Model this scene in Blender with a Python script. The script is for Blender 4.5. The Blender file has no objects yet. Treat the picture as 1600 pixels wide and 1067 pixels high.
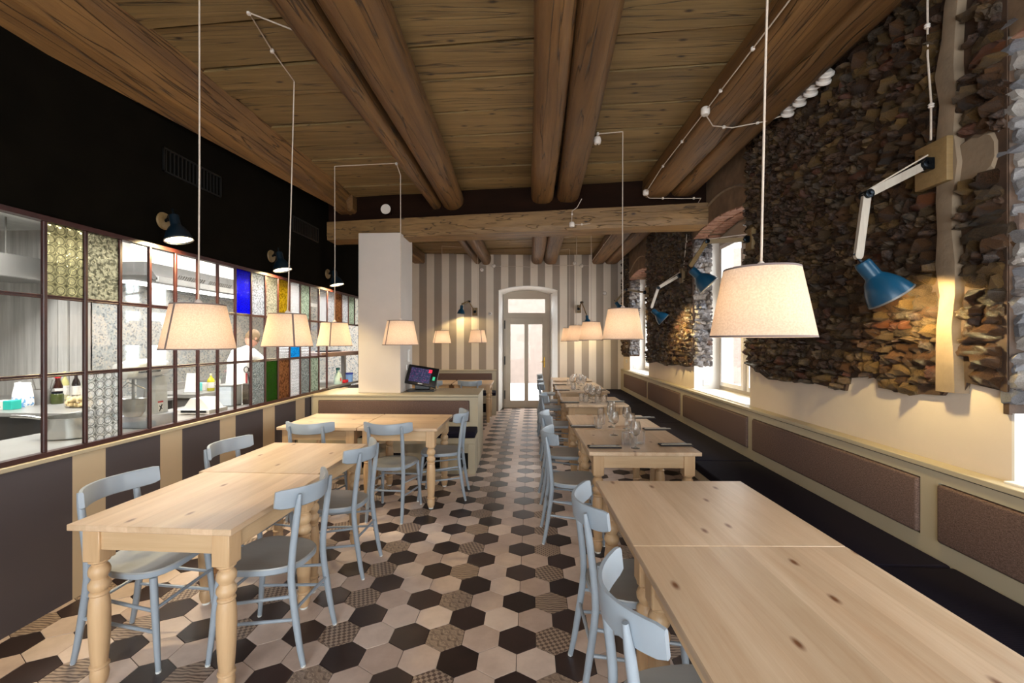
import bpy, bmesh, math, random
from mathutils import Vector, Matrix, noise

# ---------------------------------------------------------------- camera, world, light, exposure
S = bpy.context.scene
COL = S.collection
PI = math.pi
cam_d = bpy.data.cameras.new('camera')
cam_d.sensor_width = 36; cam_d.lens = 15.3; cam_d.clip_start = 0.02
cam = bpy.data.objects.new('camera', cam_d); COL.objects.link(cam)
cam.location = (0, 0, 1.58); cam.rotation_euler = (PI/2, 0, math.atan(31/680))
S.camera = cam
S.view_settings.view_transform = 'Standard'; S.view_settings.look = 'None'
S.view_settings.gamma = 1; S.view_settings.use_curve_mapping = False
S.view_settings.exposure = 0.38
S.cycles.use_denoising = True
S.cycles.max_bounces = 10; S.cycles.diffuse_bounces = 5; S.cycles.glossy_bounces = 4
S.cycles.transmission_bounces = 8; S.cycles.transparent_max_bounces = 16
S.cycles.sample_clamp_indirect = 4; S.cycles.caustics_reflective = False; S.cycles.caustics_refractive = False
W = bpy.data.worlds.new('sky'); S.world = W; W.use_nodes = True
bg = W.node_tree.nodes['Background']
bg.inputs[0].default_value = (0.88, 0.94, 1.0, 1); bg.inputs[1].default_value = 9.0   # bright overcast daylight

def area(name, loc, rot, sx, sy, power, color=(1, 1, 1), portal=False, spread=PI):
    d = bpy.data.lights.new(name, 'AREA'); d.shape = 'RECTANGLE'; d.size = sx; d.size_y = sy
    d.energy = power; d.color = color; d.spread = spread
    if portal: d.cycles.is_portal = True
    o = bpy.data.objects.new(name, d); COL.objects.link(o); o.location = loc; o.rotation_euler = rot
    o['kind'] = 'helper'
    return o
def point(name, loc, power, color, r=0.04, parent=None):
    d = bpy.data.lights.new(name, 'POINT'); d.energy = power; d.color = color; d.shadow_soft_size = r
    o = bpy.data.objects.new(name, d); COL.objects.link(o); o.location = loc; o.parent = parent; o['kind'] = 'helper'
    return o
def spot(name, loc, direction, power, color, angle, blend=0.5, r=0.03, parent=None):
    d = bpy.data.lights.new(name, 'SPOT'); d.energy = power; d.color = color; d.spot_size = angle
    d.spot_blend = blend; d.shadow_soft_size = r
    o = bpy.data.objects.new(name, d); COL.objects.link(o); o.location = loc; o.parent = parent
    o.rotation_euler = Vector(direction).to_track_quat('-Z', 'Y').to_euler(); o['kind'] = 'helper'
    return o
WARM = (1.0, 0.76, 0.54)
# portals: where the sky light enters (they emit nothing themselves)
for y in (1.25, 5.02, 8.67):
    area('window_portal', (2.58, y, 1.94), (0, PI/2, 0), 2.0, 1.5, 1, portal=True)
area('door_portal', (-0.08, 10.75, 1.3), (-PI/2, 0, 0), 1.2, 2.6, 1, portal=True)
area('fill_window_portal', (0.0, -2.6, 1.6), (PI/2, 0, 0), 4.2, 2.6, 1, portal=True)  # sky light through the added window behind the viewer
# kitchen ceiling tubes (fittings are built below)
area('kitchen_tube', (-5.3, 3.3, 2.90), (0, 0, 0), 0.5, 1.6, 75, (1.0, 0.98, 0.95))  # added tube that brightens the dim corner by the cladding
for y in (3.6, 5.6, 7.6):
    area('kitchen_tube', (-3.62, y, 2.90), (0, 0, 0), 0.5, 1.6, 48, (1.0, 0.98, 0.95))
area('hood_tube', (-5.0, 6.6, 2.26), (0, 0, 0), 0.25, 2.6, 13, (1.0, 0.98, 0.95))

# ---------------------------------------------------------------- helpers
R = random.Random(11)
def c255(r, g, b):
    f = lambda v: (v/12.92 if v <= 0.04045 else ((v + 0.055)/1.055)**2.4)
    return (f(r/255), f(g/255), f(b/255), 1)

class MB:
    def __init__(s): s.v = []; s.f = []; s.sm = []; s.mi = []
    def add(s, vs, fs, smooth=False, mi=0, M=None):
        n = len(s.v)
        s.v += [tuple(M @ Vector(p)) if M else tuple(p) for p in vs]
        for f in fs: s.f.append([i + n for i in f]); s.sm.append(smooth); s.mi.append(mi)
        return s
    def box(s, x0, x1, y0, y1, z0, z1, bev=0, mi=0, M=None, seg=1):
        if bev:
            b = bmesh.new(); bmesh.ops.create_cube(b, size=1)
            for v in b.verts: v.co = Vector(((x0+x1)/2 + v.co.x*(x1-x0), (y0+y1)/2 + v.co.y*(y1-y0), (z0+z1)/2 + v.co.z*(z1-z0)))
            bmesh.ops.bevel(b, geom=b.edges[:], offset=bev, segments=seg, affect='EDGES', profile=0.6)
            b.verts.index_update()
            s.add([v.co[:] for v in b.verts], [[v.index for v in f.verts] for f in b.faces], seg > 1, mi, M); b.free()
            return s
        vs = [(x, y, z) for x in (x0, x1) for y in (y0, y1) for z in (z0, z1)]
        return s.add(vs, [(0,1,3,2),(4,6,7,5),(0,4,5,1),(2,3,7,6),(0,2,6,4),(1,5,7,3)], False, mi, M)
    def loft(s, rings, caps=True, smooth=True, mi=0, M=None, closed=True):
        n = len(rings[0]); vs = [p for r in rings for p in r]; fs = []
        for i in range(len(rings)-1):
            for j in range(n if closed else n-1):
                k = (j+1) % n
                fs.append((i*n+j, i*n+k, (i+1)*n+k, (i+1)*n+j))
        if caps: fs += [tuple(range(n-1, -1, -1)), tuple(range((len(rings)-1)*n, len(rings)*n))]
        return s.add(vs, fs, smooth, mi, M)
    def lathe(s, prof, seg=20, M=None, mi=0, caps=True, smooth=True, c=(0, 0, 0)):
        return s.loft([[(c[0]+r*math.cos(2*PI*j/seg), c[1]+r*math.sin(2*PI*j/seg), c[2]+z) for j in range(seg)] for r, z in prof], caps, smooth, mi, M)
    def tube(s, pts, r, seg=8, mi=0, M=None):
        pts = [Vector(p) for p in pts]; n = len(pts); rr = r if isinstance(r, (list, tuple)) else [r]*n
        t0 = (pts[1]-pts[0]).normalized(); up = Vector((0, 0, 1)) if abs(t0.z) < .9 else Vector((1, 0, 0))
        a = t0.cross(up).normalized(); rings = []
        for i in range(n):
            t = (pts[min(i+1, n-1)] - pts[max(i-1, 0)]).normalized()
            a = (a - t*a.dot(t)).normalized(); b = t.cross(a)
            rings.append([pts[i] + rr[i]*(math.cos(2*PI*j/seg)*a + math.sin(2*PI*j/seg)*b) for j in range(seg)])
        return s.loft(rings, True, True, mi, M)
    def prism(s, poly, z0, z1, M=None, mi=0, smooth=False):
        return s.loft([[(x, y, z0) for x, y in poly], [(x, y, z1) for x, y in poly]], True, smooth, mi, M)
    def mesh(s, name, mats):
        me = bpy.data.meshes.new(name); me.from_pydata(s.v, [], s.f)
        for m in (mats if isinstance(mats, (list, tuple)) else [mats]): me.materials.append(m)
        me.polygons.foreach_set('use_smooth', s.sm); me.polygons.foreach_set('material_index', s.mi)
        bm = bmesh.new(); bm.from_mesh(me); bmesh.ops.recalc_face_normals(bm, faces=bm.faces); bm.to_mesh(me); bm.free()
        if any(s.sm): me.set_sharp_from_angle(angle=math.radians(38))
        me.update(); return me
    def build(s, name, mats, parent=None, loc=None, rot=None):
        o = bpy.data.objects.new(name, s.mesh(name, mats)); COL.objects.link(o); o.parent = parent
        if loc: o.location = loc
        if rot: o.rotation_euler = rot
        return o
def put(name, me, parent=None, loc=(0, 0, 0), rot=(0, 0, 0), sc=(1, 1, 1)):
    o = bpy.data.objects.new(name, me); COL.objects.link(o); o.parent = parent
    o.location = loc; o.rotation_euler = rot; o.scale = sc
    return o
def tag(o, label, cat, group=None, kind=None):
    o['label'] = label; o['category'] = cat
    if group: o['group'] = group
    if kind: o['kind'] = kind
    return o
SHIFT = [0]      # the kitchen line stands slightly askew to the dining room
def thing(name, label, cat, loc=(0, 0, 0), rz=0, group=None):
    if SHIFT[0]: loc = (loc[0], loc[1] + SHIFT[0]*loc[0], loc[2])
    o = bpy.data.objects.new(name, None); COL.objects.link(o); o.location = loc; o.rotation_euler = (0, 0, rz)
    o.empty_display_size = 0.1
    return tag(o, label, cat, group)
def struct(name, mb, mats, parent=None):
    o = mb.build(name, mats, parent)
    if parent is None: o['kind'] = 'structure'
    return o
def dup(root, label, loc, rz=0):
    r = root.copy(); COL.objects.link(r); r.location = loc; r.rotation_euler = (0, 0, rz); r['label'] = label
    for ch in list(root.children):
        c = ch.copy(); COL.objects.link(c); c.parent = r
        for g in list(ch.children):
            d = g.copy(); COL.objects.link(d); d.parent = c
    return r
def Rz(a): return Matrix.Rotation(a, 4, 'Z')
def T(x, y, z): return Matrix.Translation((x, y, z))
def along(p, d):   # matrix that takes +Z to direction d at p
    return Matrix.Translation(p) @ Vector(d).to_track_quat('Z', 'Y').to_matrix().to_4x4()

# ---------------------------------------------------------------- materials
class NT:
    def __init__(s, name):
        s.m = bpy.data.materials.new(name); s.m.use_nodes = True; s.t = s.m.node_tree
        s.b = s.t.nodes['Principled BSDF']; s.out = s.t.nodes['Material Output']
    def n(s, typ, ins=None, **props):
        o = s.t.nodes.new('ShaderNode' + typ)
        for k, v in props.items(): setattr(o, k, v)
        for k, v in (ins or {}).items():
            if hasattr(v, 'links') or isinstance(v, bpy.types.NodeSocket): s.t.links.new(v, o.inputs[k])
            else: o.inputs[k].default_value = v
        return o
    def set(s, **kw):
        for k, v in kw.items():
            i = s.b.inputs[k.replace('_', ' ')]
            if isinstance(v, bpy.types.NodeSocket): s.t.links.new(v, i)
            else: i.default_value = v
        return s
    def coords(s, scale=(1, 1, 1), rot=(0, 0, 0), rand=0, kind='Object'):
        tc = s.n('TexCoord').outputs[kind]
        if rand:
            oi = s.n('ObjectInfo').outputs['Random']
            off = s.n('VectorMath', {0: (rand, rand*1.7, rand*.6), 'Scale': oi}, operation='SCALE').outputs[0]
            tc = s.n('VectorMath', {0: tc, 1: off}, operation='ADD').outputs[0]
        return s.n('Mapping', {'Vector': tc, 'Scale': scale, 'Rotation': rot}).outputs[0]
    def noise(s, vec, scale, detail=4, rough=.55, dist=0):
        return s.n('TexNoise', {'Vector': vec, 'Scale': scale, 'Detail': detail, 'Roughness': rough, 'Distortion': dist}).outputs['Fac']
    def ramp(s, fac, stops):
        r = s.n('ValToRGB', {'Fac': fac}); e = r.color_ramp.elements
        while len(e) < len(stops): e.new(.5)
        for i, (p, c) in enumerate(stops): e[i].position = p; e[i].color = c
        return r.outputs[0]
    def mix(s, fac, a, b, mode='MIX'):
        o = s.n('Mix', data_type='RGBA', blend_type=mode)
        for k, v in ((0, fac), (6, a), (7, b)):
            if isinstance(v, bpy.types.NodeSocket): s.t.links.new(v, o.inputs[k])
            else: o.inputs[k].default_value = v
        return o.outputs[2]
    def math(s, op, a, b=0.0):
        return s.n('Math', {0: a, 1: b}, operation=op).outputs[0]
    def bump(s, h, strength=.3, dist=.01):
        s.set(Normal=s.n('Bump', {'Height': h, 'Strength': strength, 'Distance': dist}).outputs[0]); return s

def plain(name, col, rough=.5, metal=0.0, var=.12, vscale=6, bump=0, bscale=80, rand=0):
    k = NT(name); v = k.coords(rand=rand)
    dark = tuple(x*(1-var) for x in col[:3]) + (1,); lite = tuple(min(1, x*(1+var)) for x in col[:3]) + (1,)
    k.set(Base_Color=k.ramp(k.noise(v, vscale), [(.3, dark), (.7, lite)]), Roughness=rough, Metallic=metal)
    if bump: k.bump(k.noise(v, bscale, 3), bump, .004)
    return k.m
def wood(name, dark, lite, axis, rough=.5, gscale=1.0, knots=0.0, boards=0.0, rand=5.0, contrast=1.0, kcol=None, crack=False, relief=.25, flat=False):
    """axis: grain direction 0=x 1=y 2=z"""
    k = NT(name); st = [14, 14, 14]; st[axis] = .9
    v = k.coords(tuple(x*gscale for x in st), rand=rand)
    raw = k.coords(rand=rand)
    warp = k.noise(k.coords((1.2, 1.2, 1.2), rand=rand), 2.2, 3)
    g = k.noise(v, 1.0, 7, .62, .6); fine = k.noise(v, 5.5, 4, .6)
    g2 = k.math('ADD', k.math('MULTIPLY', g, .72), k.math('MULTIPLY', fine, .28))
    lo = .5 - .22/contrast; hi = .5 + .22/contrast
    col = k.ramp(g2, [(lo, dark), (hi, lite)])
    col = k.mix(k.math('MULTIPLY', warp, .35), col, tuple(x*.72 for x in dark[:3]) + (1,))
    if boards:
        sx = k.n('SeparateXYZ', {0: raw}); cr = sx.outputs[1 if axis == 0 else 0]
        wn = k.n('TexWhiteNoise', {'W': k.math('FLOOR', k.math('MULTIPLY', cr, 1/boards))}, noise_dimensions='1D').outputs[0]
        bc = k.ramp(wn, [(0, (.80, .78, .74, 1)), (1, (1.0, 1.0, 1.0, 1))])
        col = k.mix(1.0, col, bc, 'MULTIPLY')
    h = g2
    if knots:
        ks = [5.0, 5.0, 5.0 if not flat else .01]; ks[axis] = 2.2
        vo = k.n('TexVoronoi', {'Vector': k.coords(tuple(ks), rand=rand), 'Scale': knots, 'Randomness': 1.0}, voronoi_dimensions='2D' if flat else '3D')
        kf = k.ramp(vo.outputs['Distance'], [(.022, (1, 1, 1, 1)), (.075, (0, 0, 0, 1))])
        kf = k.math('MULTIPLY', kf, k.math('GREATER_THAN', k.n('SeparateColor', {0: vo.outputs['Color']}).outputs[0], .35))
        col = k.mix(kf, col, kcol or tuple(x*.30 for x in dark[:3]) + (1,))
    if crack:
        cs = [9, 9, 9]; cs[axis] = .35
        cf = k.noise(k.coords(tuple(cs), rand=rand), 1.5, 2, .5)
        cm = k.ramp(cf, [(.485, (0, 0, 0, 1)), (.5, (1, 1, 1, 1)), (.515, (0, 0, 0, 1))])
        col = k.mix(k.math('MULTIPLY', cm, .75), col, (.012, .006, .003, 1))
    if rand: col = k.mix(1.0, col, k.ramp(k.n('ObjectInfo').outputs['Random'], [(0, (.78, .77, .75, 1)), (1, (1.05, 1.03, 1.0, 1))]), 'MULTIPLY')
    k.set(Base_Color=col, Roughness=rough)
    if crack: h = k.math('SUBTRACT', h, k.math('MULTIPLY', cm, .6))
    k.bump(h, relief, .006 if relief < .3 else .02)
    return k.m
def glass_sheet(name, tint, bumpscale=0, bump=0, rough=.03, opacity=.12, pattern=None, dots=None):
    """window pane: lets light through, reflects a little, textured where asked"""
    k = NT(name); v = k.coords()
    nrm = None
    h = None; tnt = tint
    if pattern == 'bullseye':
        vo = k.n('TexVoronoi', {'Vector': k.coords((1, 1, 1)), 'Scale': bumpscale, 'Randomness': .2}); h = vo.outputs['Distance']
        rg = k.ramp(h, [(.0, (1, 1, 1, 1)), (.37, (.97, .97, .97, 1)), (.43, (.34, .34, .32, 1)), (.49, (1, 1, 1, 1)), (.58, (.8, .8, .78, 1)), (.68, (.42, .42, .4, 1))]); tnt = k.mix(1.0, tint, rg, 'MULTIPLY')
    elif pattern == 'ribs':
        h = k.n('TexWave', {'Vector': v, 'Scale': bumpscale, 'Distortion': .6}, bands_direction='Z').outputs['Fac']
    elif bumpscale:
        h = k.noise(v, bumpscale, 2, .5, .4)
        rg = k.ramp(h, [(.40, (.45, .45, .45, 1)), (.56, (1, 1, 1, 1))]); tnt = k.mix(1.0, tint, rg, 'MULTIPLY')
    if h is not None: nrm = k.n('Bump', {'Height': h, 'Strength': bump, 'Distance': .02}).outputs[0]
    gl = k.n('BsdfGlossy', {'Roughness': rough, 'Color': (1, 1, 1, 1)})
    tr = k.n('BsdfTransparent', {'Color': tnt})
    body = tr.outputs[0]
    if h is not None:
        rf = k.n('BsdfRefraction', {'Color': tnt, 'Roughness': .12, 'IOR': 1.25})
        k.t.links.new(nrm, rf.inputs['Normal']); k.t.links.new(nrm, gl.inputs['Normal'])
        body = k.n('MixShader', {0: .72, 1: tr.outputs[0], 2: rf.outputs[0]}).outputs[0]
    if opacity:
        tl = k.n('BsdfTranslucent', {'Color': tnt})
        body = k.n('MixShader', {0: opacity, 1: body, 2: tl.outputs[0]}).outputs[0]
    fr = k.n('Fresnel', {'IOR': 1.45})
    fm = k.math('MULTIPLY', fr.outputs[0], .16)
    mx = k.n('MixShader', {0: fm, 1: body, 2: gl.outputs[0]})
    k.t.links.new(mx.outputs[0], k.out.inputs[0])
    return k.m
def emit(name, col, strength):
    k = NT(name); k.set(Base_Color=col, Emission_Color=col, Emission_Strength=strength); return k.m

M = {}
M['pine_y'] = wood('pine_grain_y', c255(204, 168, 134), c255(236, 210, 182), 1, .34, 1.0, 1.0, .098, 6, 1.0, c255(120, 76, 48), False, .2, True)
M['pine_x'] = wood('pine_grain_x', c255(204, 168, 134), c255(236, 210, 182), 0, .34, 1.0, 1.0, .098, 6, 1.0, c255(120, 76, 48), False, .2, True)
M['pine_rail_x'] = wood('pine_rail_x', c255(196, 160, 120), c255(226, 196, 158), 0, .45, 1, .25, 0, 6, .8)
M['pine_rail_y'] = wood('pine_rail_y', c255(196, 160, 120), c255(226, 196, 158), 1, .45, 1, .25, 0, 6, .8)
M['pine_leg'] = wood('pine_leg', c255(190, 152, 112), c255(222, 188, 148), 2, .42, 1, .3, 0, 6, .8)
M['log'] = wood('old_log', c255(70, 43, 22), c255(152, 111, 62), 1, .55, .6, 1.2, 0, 9, .95, c255(30, 15, 8), True, .7)
M['girder'] = wood('girder_wood', c255(98, 70, 38), c255(168, 130, 82), 0, .55, .6, .9, 0, 9, .9, c255(40, 22, 12), True, .6)
M['plank'] = wood('old_plank', c255(100, 77, 43), c255(168, 138, 90), 0, .62, .55, .9, 0, 9, 1.0, c255(44, 26, 14), True, .5, True)
M['dark_board'] = wood('dark_board', c255(26, 14, 8), c255(46, 26, 15), 0, .8, .6, 0, 0, 3); M['dark_board'].node_tree.nodes['Principled BSDF'].inputs['Specular IOR Level'].default_value = .08
M['chair'] = plain('painted_chair', c255(148, 156, 165), .34, 0, .05, 5)
M['chair_seat'] = wood('chair_seat_paint', c255(150, 150, 148), c255(174, 174, 172), 1, .4, .7, 0, 0, 4, .6)
M['glide'] = plain('felt_glide', c255(225, 225, 220), .6)
M['bench'] = plain('greige_paint', c255(178, 164, 138), .45, 0, .04, 3)
M['seam'] = plain('dark_gap', c255(35, 28, 24), .8)
M['black'] = plain('black_paint', (.0055, .0044, .003, 1), .9, 0, .2); M['black'].node_tree.nodes['Principled BSDF'].inputs['Specular IOR Level'].default_value = .015
M['redbrown'] = plain('oxide_paint', c255(58, 26, 22), .35, 0, .25, 14)
M['white_paint'] = plain('white_paint', c255(226, 220, 214), .6, 0, .04, 3)
M['plaster'] = plain('smooth_plaster', c255(214, 196, 176), .75, 0, .05, 2.5, .12, 60)
M['column'] = plain('column_plaster', c255(206, 194, 184), .75, 0, .04, 2.5, .12, 60)
M['rough_plaster'] = plain('rough_plaster', c255(112, 88, 66), .85, 0, .35, 7, .6, 26)
M['chase'] = plain('mortar_chase', c255(128, 109, 88), .85, 0, .18, 8, .5, 35)
M['mortar'] = plain('dark_mortar', c255(66, 46, 31), .8, 0, .5, 10, .8, 30)
M['porcelain'] = plain('porcelain', c255(222, 210, 200), .25, 0, .03)
M['cord'] = plain('cream_cord', c255(196, 178, 162), .7, 0, .1, 60)
M['teal'] = plain('teal_enamel', c255(8, 60, 86), .3, 0, .06)
M['lampwood'] = wood('bracket_wood', c255(112, 88, 54), c255(156, 128, 86), 0, .55, 2.0, 0, 0, 6, .7)
M['greywood'] = wood('arm_wood', c255(158, 146, 134), c255(206, 194, 180), 2, .55, 2.0, 0, 0, 6, .7)
M['blacksteel'] = plain('black_steel', c255(22, 28, 34), .3, .8)
M['steel'] = plain('brushed_steel', c255(160, 158, 155), .36, .5, .08, 3)
M['steel_d'] = plain('dull_steel', c255(124, 121, 117), .42, .5, .1, 3)
M['polished'] = plain('polished_steel', c255(206, 204, 200), .18, .95, .04, 3)
M['seam_dark'] = plain('ceiling_void', c255(14, 9, 6), .9); M['seam_dark'].node_tree.nodes['Principled BSDF'].inputs['Specular IOR Level'].default_value = .05
M['brass'] = plain('brass', c255(180, 140, 60), .3, 1.0)
M['door'] = plain('door_paint', c255(176, 162, 144), .5, 0, .04, 3)
M['teal_shaded'] = plain('shaded_teal_enamel', c255(10, 26, 36), .35, 0, .06)  # spots on the black wall: their unlit look put into a darker teal
M['bulb'] = emit('lit_bulb', (1, .78, .48, 1), 14)
M['tube'] = emit('lit_tube', (1, .98, .95, 1), 7)
M['clear'] = glass_sheet('clear_pane', (.97, .98, .97, 1), opacity=0)
k = NT('upholstery'); v = k.coords((1, 1, 1)); w = k.noise(v, 190, 3, .7); w2 = k.noise(k.coords((60, 60, 300)), 1, 3)
k.set(Base_Color=k.ramp(k.math('ADD', k.math('MULTIPLY', w, .6), k.math('MULTIPLY', w2, .4)), [(.36, c255(70, 52, 46)), (.64, c255(128, 104, 94))]), Roughness=.9).bump(w, .35, .003); k.set(Specular_IOR_Level=.2); M['uphol'] = k.m
k = NT('navy_weave'); w = k.n('TexWave', {'Vector': k.coords((1, 1, 1)), 'Scale': 60, 'Distortion': 1.5}).outputs['Fac']
k.set(Base_Color=k.ramp(w, [(.2, c255(14, 12, 17)), (.8, c255(32, 27, 42))]), Roughness=.85).bump(w, .3, .003); k.set(Specular_IOR_Level=.12); M['navy'] = k.m
# shade: linen lit from inside
k = NT('linen_shade'); v = k.coords((1, 1, 1)); w = k.noise(v, 160, 2)
col = k.ramp(w, [(.35, c255(214, 190, 168)), (.65, c255(230, 208, 188))])
df = k.n('BsdfDiffuse', {'Color': col}); tl = k.n('BsdfTranslucent', {'Color': col})
k.t.links.new(k.n('MixShader', {0: .42, 1: df.outputs[0], 2: tl.outputs[0]}).outputs[0], k.out.inputs[0]); M['shade'] = k.m
M['shade_trim'] = plain('shade_binding', c255(120, 104, 100), .8)
# floor tiles
def tile(name, a, b, vs=9):
    k = NT(name); v = k.coords(rand=7)
    f = k.math('ADD', k.math('MULTIPLY', k.noise(v, vs, 6, .6), .6), k.math('MULTIPLY', k.n('ObjectInfo').outputs['Random'], .4))
    k.set(Base_Color=k.ramp(f, [(.3, a), (.72, b)]), Roughness=.33).bump(k.noise(v, 60, 3), .06, .003); return k.m
M['tile_beige'] = tile('tile_beige', c255(186, 162, 148), c255(222, 200, 186))
M['tile_dark'] = tile('tile_dark', c255(42, 31, 30), c255(62, 47, 45))
def ptile(name, which):
    k = NT(name); v = k.coords()
    if which == 0: f = k.n('TexChecker', {'Vector': k.coords((1, 1, 1), (0, 0, .4)), 'Scale': 56}).outputs['Fac']
    elif which == 1: f = k.ramp(k.n('TexVoronoi', {'Vector': v, 'Scale': 34, 'Randomness': 0.0}).outputs['Distance'], [(.2, (1, 1, 1, 1)), (.28, (0, 0, 0, 1)), (.42, (0, 0, 0, 1)), (.5, (1, 1, 1, 1))])
    elif which == 2: f = k.n('TexMagic', {'Vector': v, 'Scale': 14, 'Distortion': 2.2}, turbulence_depth=3).outputs['Fac']
    else: f = k.n('TexWave', {'Vector': v, 'Scale': 16, 'Distortion': 5, 'Detail': 1}, wave_type='RINGS').outputs['Fac']
    wear = k.noise(v, 22, 5, .65)
    f2 = k.math('MULTIPLY', f, k.math('ADD', .25, wear))
    k.set(Base_Color=k.ramp(f2, [(.15, c255(168, 146, 128)), (.7, c255(96, 76, 66))]), Roughness=.42); return k.m
for i in range(4): M['tile_pattern%d' % i] = ptile('tile_pattern_%d' % i, i)
M['grout'] = plain('dark_grout', c255(34, 27, 25), .95)
# stones
def stone(name, a, b, rough=.38):
    k = NT(name); v = k.coords(rand=9)
    f = k.math('ADD', k.math('MULTIPLY', k.noise(v, 16, 7, .7), .7), k.math('MULTIPLY', k.n('ObjectInfo').outputs['Random'], .3))
    k.set(Base_Color=k.ramp(f, [(.28, a), (.72, b)]), Roughness=rough).bump(k.noise(v, 42, 6, .7), .8, .02); return k.m
STONES = [stone('stone_umber', c255(40, 25, 17), c255(100, 70, 46), .24), stone('stone_ochre', c255(58, 42, 26), c255(134, 104, 64), .24),
          stone('stone_grey', c255(46, 36, 27), c255(106, 84, 60), .24), stone('brick_red', c255(62, 32, 20), c255(114, 68, 42), .3)]
STONES_DAYLIT = [stone('stone_daylit_a', c255(92, 84, 82), c255(172, 166, 166), .5), stone('stone_daylit_b', c255(104, 92, 84), c255(184, 174, 166), .5), stone('stone_daylit_c', c255(84, 80, 82), c255(160, 158, 164), .5), stone('stone_daylit_d', c255(98, 74, 64), c255(168, 140, 126), .5)]  # jamb stones: window daylight painted in as a paler colour
M['brick'] = stone('lintel_brick', c255(120, 76, 56), c255(196, 150, 124), .7)
# striped walls (flat paint)
def stripes(name, coord, period, start, frac, a, b, var=.03):
    k = NT(name); xyz = k.n('SeparateXYZ', {0: k.coords()}).outputs[coord]
    m = k.n('Math', {0: k.math('SUBTRACT', xyz, start), 1: period}, operation='FLOORED_MODULO').outputs[0]
    f = k.math('LESS_THAN', m, frac); nn = k.noise(k.coords((1, 1, 1)), 3, 4)
    col = k.mix(f, b, a); col = k.mix(k.math('MULTIPLY', nn, .16), col, (.05, .04, .035, 1))
    k.set(Base_Color=col, Roughness=.7); return k.m
M['stripe_far'] = stripes('striped_wall_paint', 0, .3345, -1.872, .167, c255(156, 140, 126), c255(222, 206, 188))
M['stripe_left'] = stripes('striped_wainscot_paint', 1, .6305, 2.539, .208, c255(200, 176, 142), c255(76, 67, 68))

# ---------------------------------------------------------------- floor of hexagonal tiles
TW, TR = .193, .1671
def hexa(r): return [(r*math.sin(PI/3*i), r*math.cos(PI/3*i)) for i in range(6)]
floor = struct('floor', MB().box(-2.95, 2.62, -2.6, 10.75, -.12, -.004), M['grout'])
FA, FS = (0.0, 9.90), .08                       # the far wall stands a little askew
def far_y(x): return FA[1] + FS*x
TMATS = [M['tile_beige'], M['tile_dark']] + [M['tile_pattern%d' % i] for i in range(4)]
hx_me = []
for m in TMATS:
    r = TW/math.sqrt(3)
    b = MB().loft([[(x, y, z) for x, y in hexa(r - g)] for g, z in ((.0022, -.006), (.0016, -.0012), (.0030, 0))], True, False)
    hx_me.append(b.mesh('tile', m))
cand = []
for j in range(-5, 76):
    Y = 9.997 - TR*j
    for i in range(-17, 15):
        X = -.0763 + TW*(i + .5*(j % 2))
        if X < -2.88 or X > 2.05 or Y < -2.5: continue
        if Y > far_y(X) + .06 and not (-.70 < X < .52 and Y < 10.6): continue
        k = 1 if i % 3 == (0 if j % 2 == 0 else 1) else 0
        if j % 2 == 0 and i % 3 == 1: k = 2 + R.randrange(4)
        d = Y; u = 831 + 680*X/max(d, .1); vv = 533 + 680*1.58/max(d, .1)
        vis = d > 1.5 and -30 < u < 1610 and vv < 1090 and not (X > .35 and Y < 2.7) and not (X < -1.3 and 1.85 < Y < 2.2 and X > -2.0)
        cand.append((d if vis else 99 + d, X, Y, k))
cand.sort()
for d, X, Y, k in cand[:296]:
    put('tile', hx_me[k], floor, (X, Y, R.uniform(-.0006, .0004)))
fb = MB()
for d, X, Y, k in cand[296:]:
    vs = hexa(TW/math.sqrt(3) - .0022)
    fb.add([(X+x, Y+y, 0) for x, y in vs] + [(X+x, Y+y, -.006) for x, y in vs], [(0,1,2,3,4,5)] + [(a, a+6, (a+1) % 6+6, (a+1) % 6) for a in range(6)], False, k)
o = fb.build('tile_field', TMATS, floor); o['kind'] = 'stuff'

# ---------------------------------------------------------------- far wall with the arched doorway
def on_far(o): o.location = (FA[0], FA[1], 0); o.rotation_euler = (0, 0, math.atan(FS)); return o
b = MB(); ARCH = []
x0, x1, zs, rise = -.752, .585, 2.735, .10
for i in range(13):
    t = i/12; ARCH.append((x0 + (x1-x0)*t, zs + rise*(1-(2*t-1)**2)))
b.box(-2.95, x0, 0, .68, 0, 3.62); b.box(x1, 2.3, 0, .68, 0, 3.62)
for (xa, za), (xb, zb) in zip(ARCH, ARCH[1:]):
    b.add([(xa, 0, za), (xb, 0, zb), (xb, 0, 3.62), (xa, 0, 3.62), (xa, .68, za), (xb, .68, zb), (xb, .68, 3.62), (xa, .68, 3.62)], [(0,1,2,3),(7,6,5,4),(0,4,5,1),(3,2,6,7)])
wall_far = on_far(struct('wall_far', b, M['stripe_far']))
b = MB()
out = [(x0, 0)] + ARCH + [(x1, 0)]
bx = lambda x: -.632 + (x - x0)*(1.09/(x1-x0))
inn = [(bx(x), z if z == 0 else z - .04) for x, z in out]
b.loft([[(x, -.004, z) for x, z in out], [(x, .60, z) for x, z in inn]], False, False, closed=False)
b.loft([[(x - (.0 if i else 0), -.004, z) for i, (x, z) in enumerate(out)], [(x + (.012 if x > 0 else -.012)*(1 if z < 2.7 else 0), -.004, z + (.0 if z < 2.7 else .012)) for x, z in out]], False, False, closed=False)
b.build('door_reveal', M['white_paint'], wall_far)
door = struct('door_1', MB().box(-.64, -.565, .50, .57, 0, 2.69).box(.395, .47, .50, .57, 0, 2.69).box(-.565, .395, .50, .57, 2.61, 2.69)
              .box(-.565, .395, .50, .57, 2.13, 2.24).box(-.66, .49, .52, .60, 2.69, 2.9).box(-.64, .47, .48, .6, -.004, .006), M['door'])
on_far(door)
b = MB()
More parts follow.
